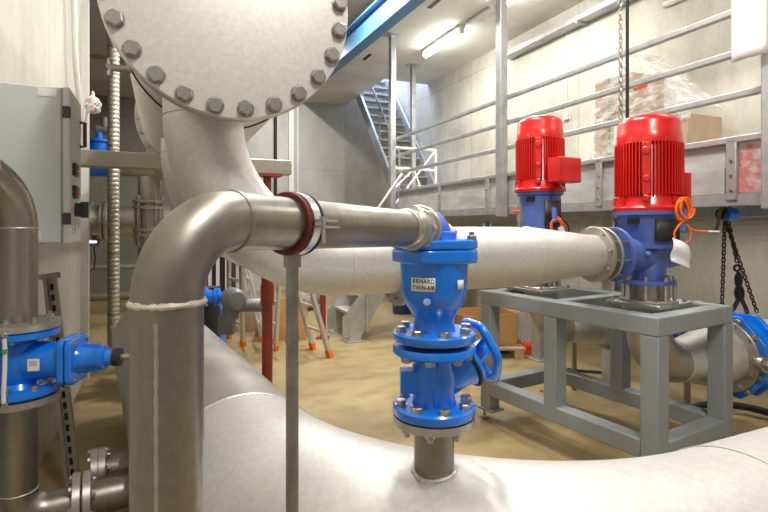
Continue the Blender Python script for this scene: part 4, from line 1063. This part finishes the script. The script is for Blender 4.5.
m = MB(); m.tube([q - EZ * .05, q - EZ * .2 + EU * .02, q - EZ * .35], .008, 8); m.build('meter_cable', 'rubber_black', t)
# vertical joint with studs
vj = W(149, 220, 5.0)
t = thing('dismantling_joint', 'vertical pipe joint of two steel flanges tied with long studs beyond the left wall', 'pipe joint', V((vj.x, vj.y, 0)))
m = MB(); m.cyl(V((vj.x, vj.y, 0)), V((vj.x, vj.y, 1.9)), .10, seg=32); m.build('pipe', 'pipe_dull', t)
for y_ in (203, 209, 231, 236):
    m = MB(); m.disc(V((vj.x, vj.y, W(0, y_, 5.0).z)), EZ, .15, .024, 36); m.build('flange', 'stainless_flange', t)
for k in range(10):
    a = 2 * PI * k / 10; q = V((vj.x + .13 * math.cos(a), vj.y + .13 * math.sin(a), 0))
    m = MB(); m.cyl(q + EZ * W(0, 246, 5).z, q + EZ * W(0, 196, 5).z, .011, seg=8); m.build('stud', 'bolt_steel', t)
# far blue valve
bvp = W(99, 163, 6.3)
t = thing('recess_valve', 'dark blue gate valve high in the recess beyond the left wall', 'valve', bvp - EZ * .3)
m = MB(); m.cyl(bvp - EU * .16, bvp + EU * .16, .17, seg=32); m.cyl(bvp, bvp + EZ * .26, .10); m.disc(bvp - EU * .2, EU, .24, .04); m.disc(bvp + EU * .16, EU, .24, .04); m.build('valve_body', 'valve_blue', t)
m = MB(); m.disc(bvp + EZ * .26, EZ, .14, .03); m.cyl(bvp + EZ * .28, bvp + EZ * .42, .04); m.build('bonnet', 'valve_blue', t)
m = MB(); m.cyl(bvp + EZ * .42 - EU * .03, bvp + EZ * .42 + EU * .10, .05); m.cyl(bvp + EZ * .58 + EU * .06, bvp + EZ * .42 + EU * .06, .04); m.build('actuator', 'actuator_grey', t)
m = MB(); m.cyl(bvp - EU * 2, bvp - EU * .2, .15, seg=32); m.cyl(bvp + EU * .2, bvp + EU * .9, .15, seg=32); m.build('pipe_stubs', 'pipe_dull', t)

# back wall service lines
q = W(294, 150, 11.2); uq = q.dot(EU)
t = thing('wall_duct', 'pale vertical cable duct on the back wall right of the manifold flange', 'duct', R(uq, 11.0, 0))
m = MB(); m.rbox(uq - .13, uq - .02, 10.99, 11.07, 0, 4.2); m.build('duct_cover', 'conduit_white', t)
m = MB(); m.cyl(R(uq + .08, 11.04, 0), R(uq + .08, 11.04, 4.2), .03); m.build('duct_pipe', 'conduit_white', t)
q = W(274.5, 150, 11.1); m = MB(); m.cyl(R(q.dot(EU), 11.03, 0), R(q.dot(EU), 11.03, 4.7), .035, seg=12)
tag(m.build('black_downpipe', 'rubber_black'), 'thin black vertical pipe on the back wall left of the pale duct', 'pipe')

# ------------------------------------------------------------------ floor clutter in the middle
def ladder(label, pa_, pb_, pc_, pd_, zt, n, lean, mat='aluminium'):
    """two legs pa-pb on the floor with top point; rear pair pc, pd"""
    t = thing('stepladder', label, 'ladder', (V(pa_) + V(pb_)) / 2, 'aluminium stepladders with orange feet')
    topc = V(lean); w = (V(pb_) - V(pa_)); 
    for (a, b) in ((pa_, pb_), (pc_, pd_)):
        a, b = V(a), V(b); ta, tb_ = topc - (b - a) * .40, topc + (b - a) * .40
        for p, q in ((a, ta), (b, tb_)):
            m = MB(); m.bar(p + (q - p) * .03, q, .035, .085, (b - a)); m.build('stile', mat, t, bevel=.004)
            m = MB(); m.bar(p, p + (q - p) * .045, .042, .095, (b - a)); m.build('foot', 'orange_plastic', t)
        for k in range(1, n):
            f_ = k / n; m = MB(); m.cyl(a + (ta - a) * f_, b + (tb_ - b) * f_, .016, seg=10); m.build('rung', mat, t)
    m = MB(); m.bar(topc - w * .42, topc + w * .42, .05, .10); m.build('hinge', 'orange_plastic', t)
    return t
def FL(px, py): Y = F * H / (py - 227); return V(((px - 384) / F * Y, Y, 0))
ladder('right aluminium stepladder whose orange feet stand nearest the galvanised steps', FL(330, 357), FL(313, 349), FL(276, 350), FL(271, 343), 1.7, 6, V((-1.12, 5.45, 1.62)))
ladder('left aluminium stepladder behind the red oxide prop', FL(243, 346), FL(229, 338), FL(268, 352), FL(262, 341), 1.7, 6, V((-1.72, 5.75, 1.55)))
# folded steel ladder section lying white
# actuator and blue pipe connection next to the big pipe
ac = W(231, 298, 3.9)
t = thing('valve_actuator', 'grey electric valve actuator with blue gear flange behind the big pipe', 'actuator', V((ac.x, ac.y, ac.z - .2)))
m = MB(); m.lathe([(-.02, .06), (.0, .085), (.11, .085), (.14, .06)], ac, (.6, -.8, 0), 24); m.lathe([(-.16, .06), (.02, .07)], ac, EZ, 20); m.lathe([(0, .05), (.2, .055), (.22, .04)], ac + V((.06, 0, -.06)), (1, .2, 0), 20); m.build('gearbox', 'actuator_grey', t)
m = MB(); m.disc(ac + V((.28, .05, -.06)), (1, .2, 0), .055, .012); m.build('motor_cap', 'rubber_black', t)
m = MB(); m.lathe([(-.24, .06), (-.22, .075), (-.18, .075), (-.17, .05), (-.13, .05), (-.12, .07), (-.09, .07), (-.08, .04), (0, .04)], ac + V((.0, 0, .01)), (1, .1, 0), 24); m.build('gear_flange', 'valve_blue', t)
m = MB(); m.obox(ac + V((-.03, .0, -.2)), (1, 0, 0), (0, 1, 0), EZ, .12, .10, .16); m.build('control_unit', 'actuator_grey', t, bevel=.012)
m = MB(); m.cyl(V((ac.x - .27, ac.y + .32, 0)), V((ac.x - .27, ac.y + .32, ac.z + .05)), .08); m.cyl(V((ac.x - .27, ac.y + .32, ac.z)), ac + V((-.2, 0, .01)), .035); m.build('valve_tower', 'rubber_black', t)
m = MB(); m.disc(V((-1.54, 4.5, .66)), EZ, .17, .035, 40, .004); m.cyl(V((-1.54, 4.5, 0)), V((-1.54, 4.5, .66)), .11)
tag(m.build('blue_flange_pipe', 'valve_blue'), 'low blue flanged pipe piece standing behind the big pipe', 'pipe')
q = FL(214, 318); t = thing('electrical_rack', 'tall black rack with white posts standing far behind the grey actuator', 'rack', q)
m = MB(); m.box(q.x - .30, q.x + .22, q.y + .02, q.y + .40, 0, 1.5); m.build('rack_panel', 'rubber_black', t, bevel=.01)
for k in (-.06, .06, .2):
    m = MB(); m.box(q.x + k - .02, q.x + k + .02, q.y - .03, q.y + .02, 0, 1.5); m.build('post', 'white_paint', t)
m = MB(); m.box(q.x - .16, q.x - .10, q.y - .02, q.y + .02, 0, .95); m.build('marker_strip', 'hot_red', t)
# cardboard boxes
def open_box(label, c, dx, dy, z, rot, group=None, mat='cardboard', flaps=True):
    c = V(c); ax = V((math.cos(rot), math.sin(rot), 0)); ay = V((-ax.y, ax.x, 0))
    t = thing('cardboard_box', label, 'box', c, group); th = .008
    m = MB()
    m.obox(c + EZ * th / 2, ax, ay, EZ, dx, dy, th)
    for s in (-1, 1):
        m.obox(c + ax * s * (dx / 2 - th / 2) + EZ * z / 2, ax, ay, EZ, th, dy, z); m.obox(c + ay * s * (dy / 2 - th / 2) + EZ * z / 2, ax, ay, EZ, dx, th, z)
    m.build('carton', mat, t)
    if flaps:
        for s in (-1, 1):
            m = MB(); f = (ax * s * .7 + EZ * .25).normalized(); q = c + ax * s * dx / 2 + EZ * z; m.obox(q + f * .09, f, ay, f.cross(ay), .18, dy * .96, .006); m.build('flap', mat, t)
    return t
pz = W(481, 350, 5.6); pz.z = 0
m = MB()
for k in range(3): m.box(pz.x - .40 + .35 * k, pz.x - .30 + .35 * k, pz.y - .3, pz.y + .4, 0, .09)
for k in range(5): m.box(pz.x - .42, pz.x + .42, pz.y - .3 + .145 * k, pz.y - .2 + .145 * k, .09, .112)
tag(m.build('pallet', 'pallet_wood'), 'wooden pallet under the open cardboard box behind the gate valve', 'pallet')
open_box('open brown cardboard box on a wooden pallet behind the blue gate valve', pz + V((0, .05, .113)), .66, .5, .34, .25)
pc_ = W(285, 325, 6.4); pc_.z = 0
open_box('brown cardboard box on the floor behind the left stepladder', pc_, .55, .45, .45, .1, None, 'cardboard', False)
pc2 = W(258, 325, 6.7); pc2.z = 0
open_box('brown carton half hidden by the red prop among the ladders', pc2 + V((.0, .15, 0)), .5, .4, .36, -.1, None, 'cardboard_pale', False)
q = W(307, 298, 8.6); q.z = 0; m = MB(); m.ball(q + EZ * .16, .3, 1.2, .8, .55, 20, 12)
for v in m.bm.verts: v.co += (v.co - q).normalized() * noise.noise(v.co * 7) * .09; v.co.z = max(v.co.z, 0)
tag(m.build('debris_bag', 'bag_grey'), 'heap of wrapped grey material on the floor near the back wall', 'bag')
q = FL(404, 315); m = MB(); m.lathe([(0, .17), (.02, .18), (.2, .185), (.21, .19), (.4, .185), (.42, .17)], q + V((0, .2, 0)), EZ, 28)
tag(m.build('blue_drum', 'valve_navy'), 'dark blue drum on the floor behind the tall air valve', 'drum')
# galvanised steps up to the mezzanine
t = thing('galvanised_steps', 'galvanised steel steps rising from the floor towards the mezzanine', 'steps', R(2.2, 5.95, 0))
us, ue = 2.12, 3.14; vn, vf = 5.72, 6.32; zz0, zz1 = .12, 1.56
dS = (R(ue, vn, zz1) - R(us, vn, zz0)).normalized()
for v in (vn, vf):
    m = MB(); m.prism([R(us - .14, v, .05), R(us + .10, v, .05), R(ue + .0, v, zz1 - .12), R(ue + .0, v, zz1), R(ue - .08, v, zz1), R(us - .14, v, .30)], EV * .012); m.build('stringer', 'galvanised', t)
    m = MB(); m.rbox(us - .10, us + .14, v - .07, v + .09, 0, .015); m.rbox(us - .06, us + .1, v - .008, v, 0, .2); m.build('foot_plate', 'galvanised', t)
for k in range(6):
    f_ = (k + .6) / 6.3; p = R(us, vn, zz0 + .1).lerp(R(ue, vn, zz1), f_); z_ = p.z; u_ = us + (ue - us) * f_
    m = MB(); m.rbox(u_ - .13, u_ + .12, vn + .012, vf, z_ - .03, z_); m.build('tread', 'aluminium', t)
m = MB(); m.cyl(R(us + .18, vn - .02, .12), R(us + .18, vn - .02, 1.15), .022); m.build('handrail_post', 'galvanised', t)
m = MB(); m.tube([R(us + .1, vf + .02, .3), R(us + .1, vf + .02, 1.0), R(ue - .06, vf + .02, 2.15)], .02, 10); m.build('handrail', 'aluminium', t)
# plank and red cap by the frame
pa_, pb_ = FL(533, 349), None
m = MB(); b0 = FL(531, 347); b0.z = .0; m.bar(b0 + EZ * .06, W(505, 292, b0.y + .35), .20, .05, V((0, 1, .2)))
tag(m.build('leaning_board', 'concrete_back'), 'grey board leaning at a slant behind the left end of the pump frame', 'board')
q = FL(529, 356); m = MB(); m.lathe([(0, .055), (.07, .06), (.12, .045), (.14, .025)], q + V((-.06, .1, .07)), (1, .2, .05), 20); m.box(q.x - .05, q.x + .06, q.y + .05, q.y + .15, 0, .05)
tag(m.build('red_machine', 'hot_red'), 'small red motor casing on the floor behind the pump frame legs', 'motor')
m = MB(); q = FL(585, 372); m.tube([q + V(p) for p in ((-.25, .1, .015), (0, -.03, .015), (.3, -.1, .015))], .014, 8)
tag(m.build('floor_cable', 'rubber_black'), 'black cable lying on the floor under the rear suction pipe', 'cable')

# ------------------------------------------------------------------ camera
cam = bpy.data.cameras.new('camera'); co = bpy.data.objects.new('camera', cam); COL.objects.link(co)
cam.sensor_width = 36; cam.sensor_fit = 'HORIZONTAL'; cam.lens = F / 768 * 36; cam.shift_y = -29 / 768
cam.clip_start = .02; co.location = (0, 0, H); co.rotation_euler = (PI / 2, 0, 0)
SC.camera = co
vs = SC.view_settings; vs.view_transform = 'Standard'; vs.look = 'None'; vs.exposure = -0.18; vs.gamma = 1; vs.use_curve_mapping = False
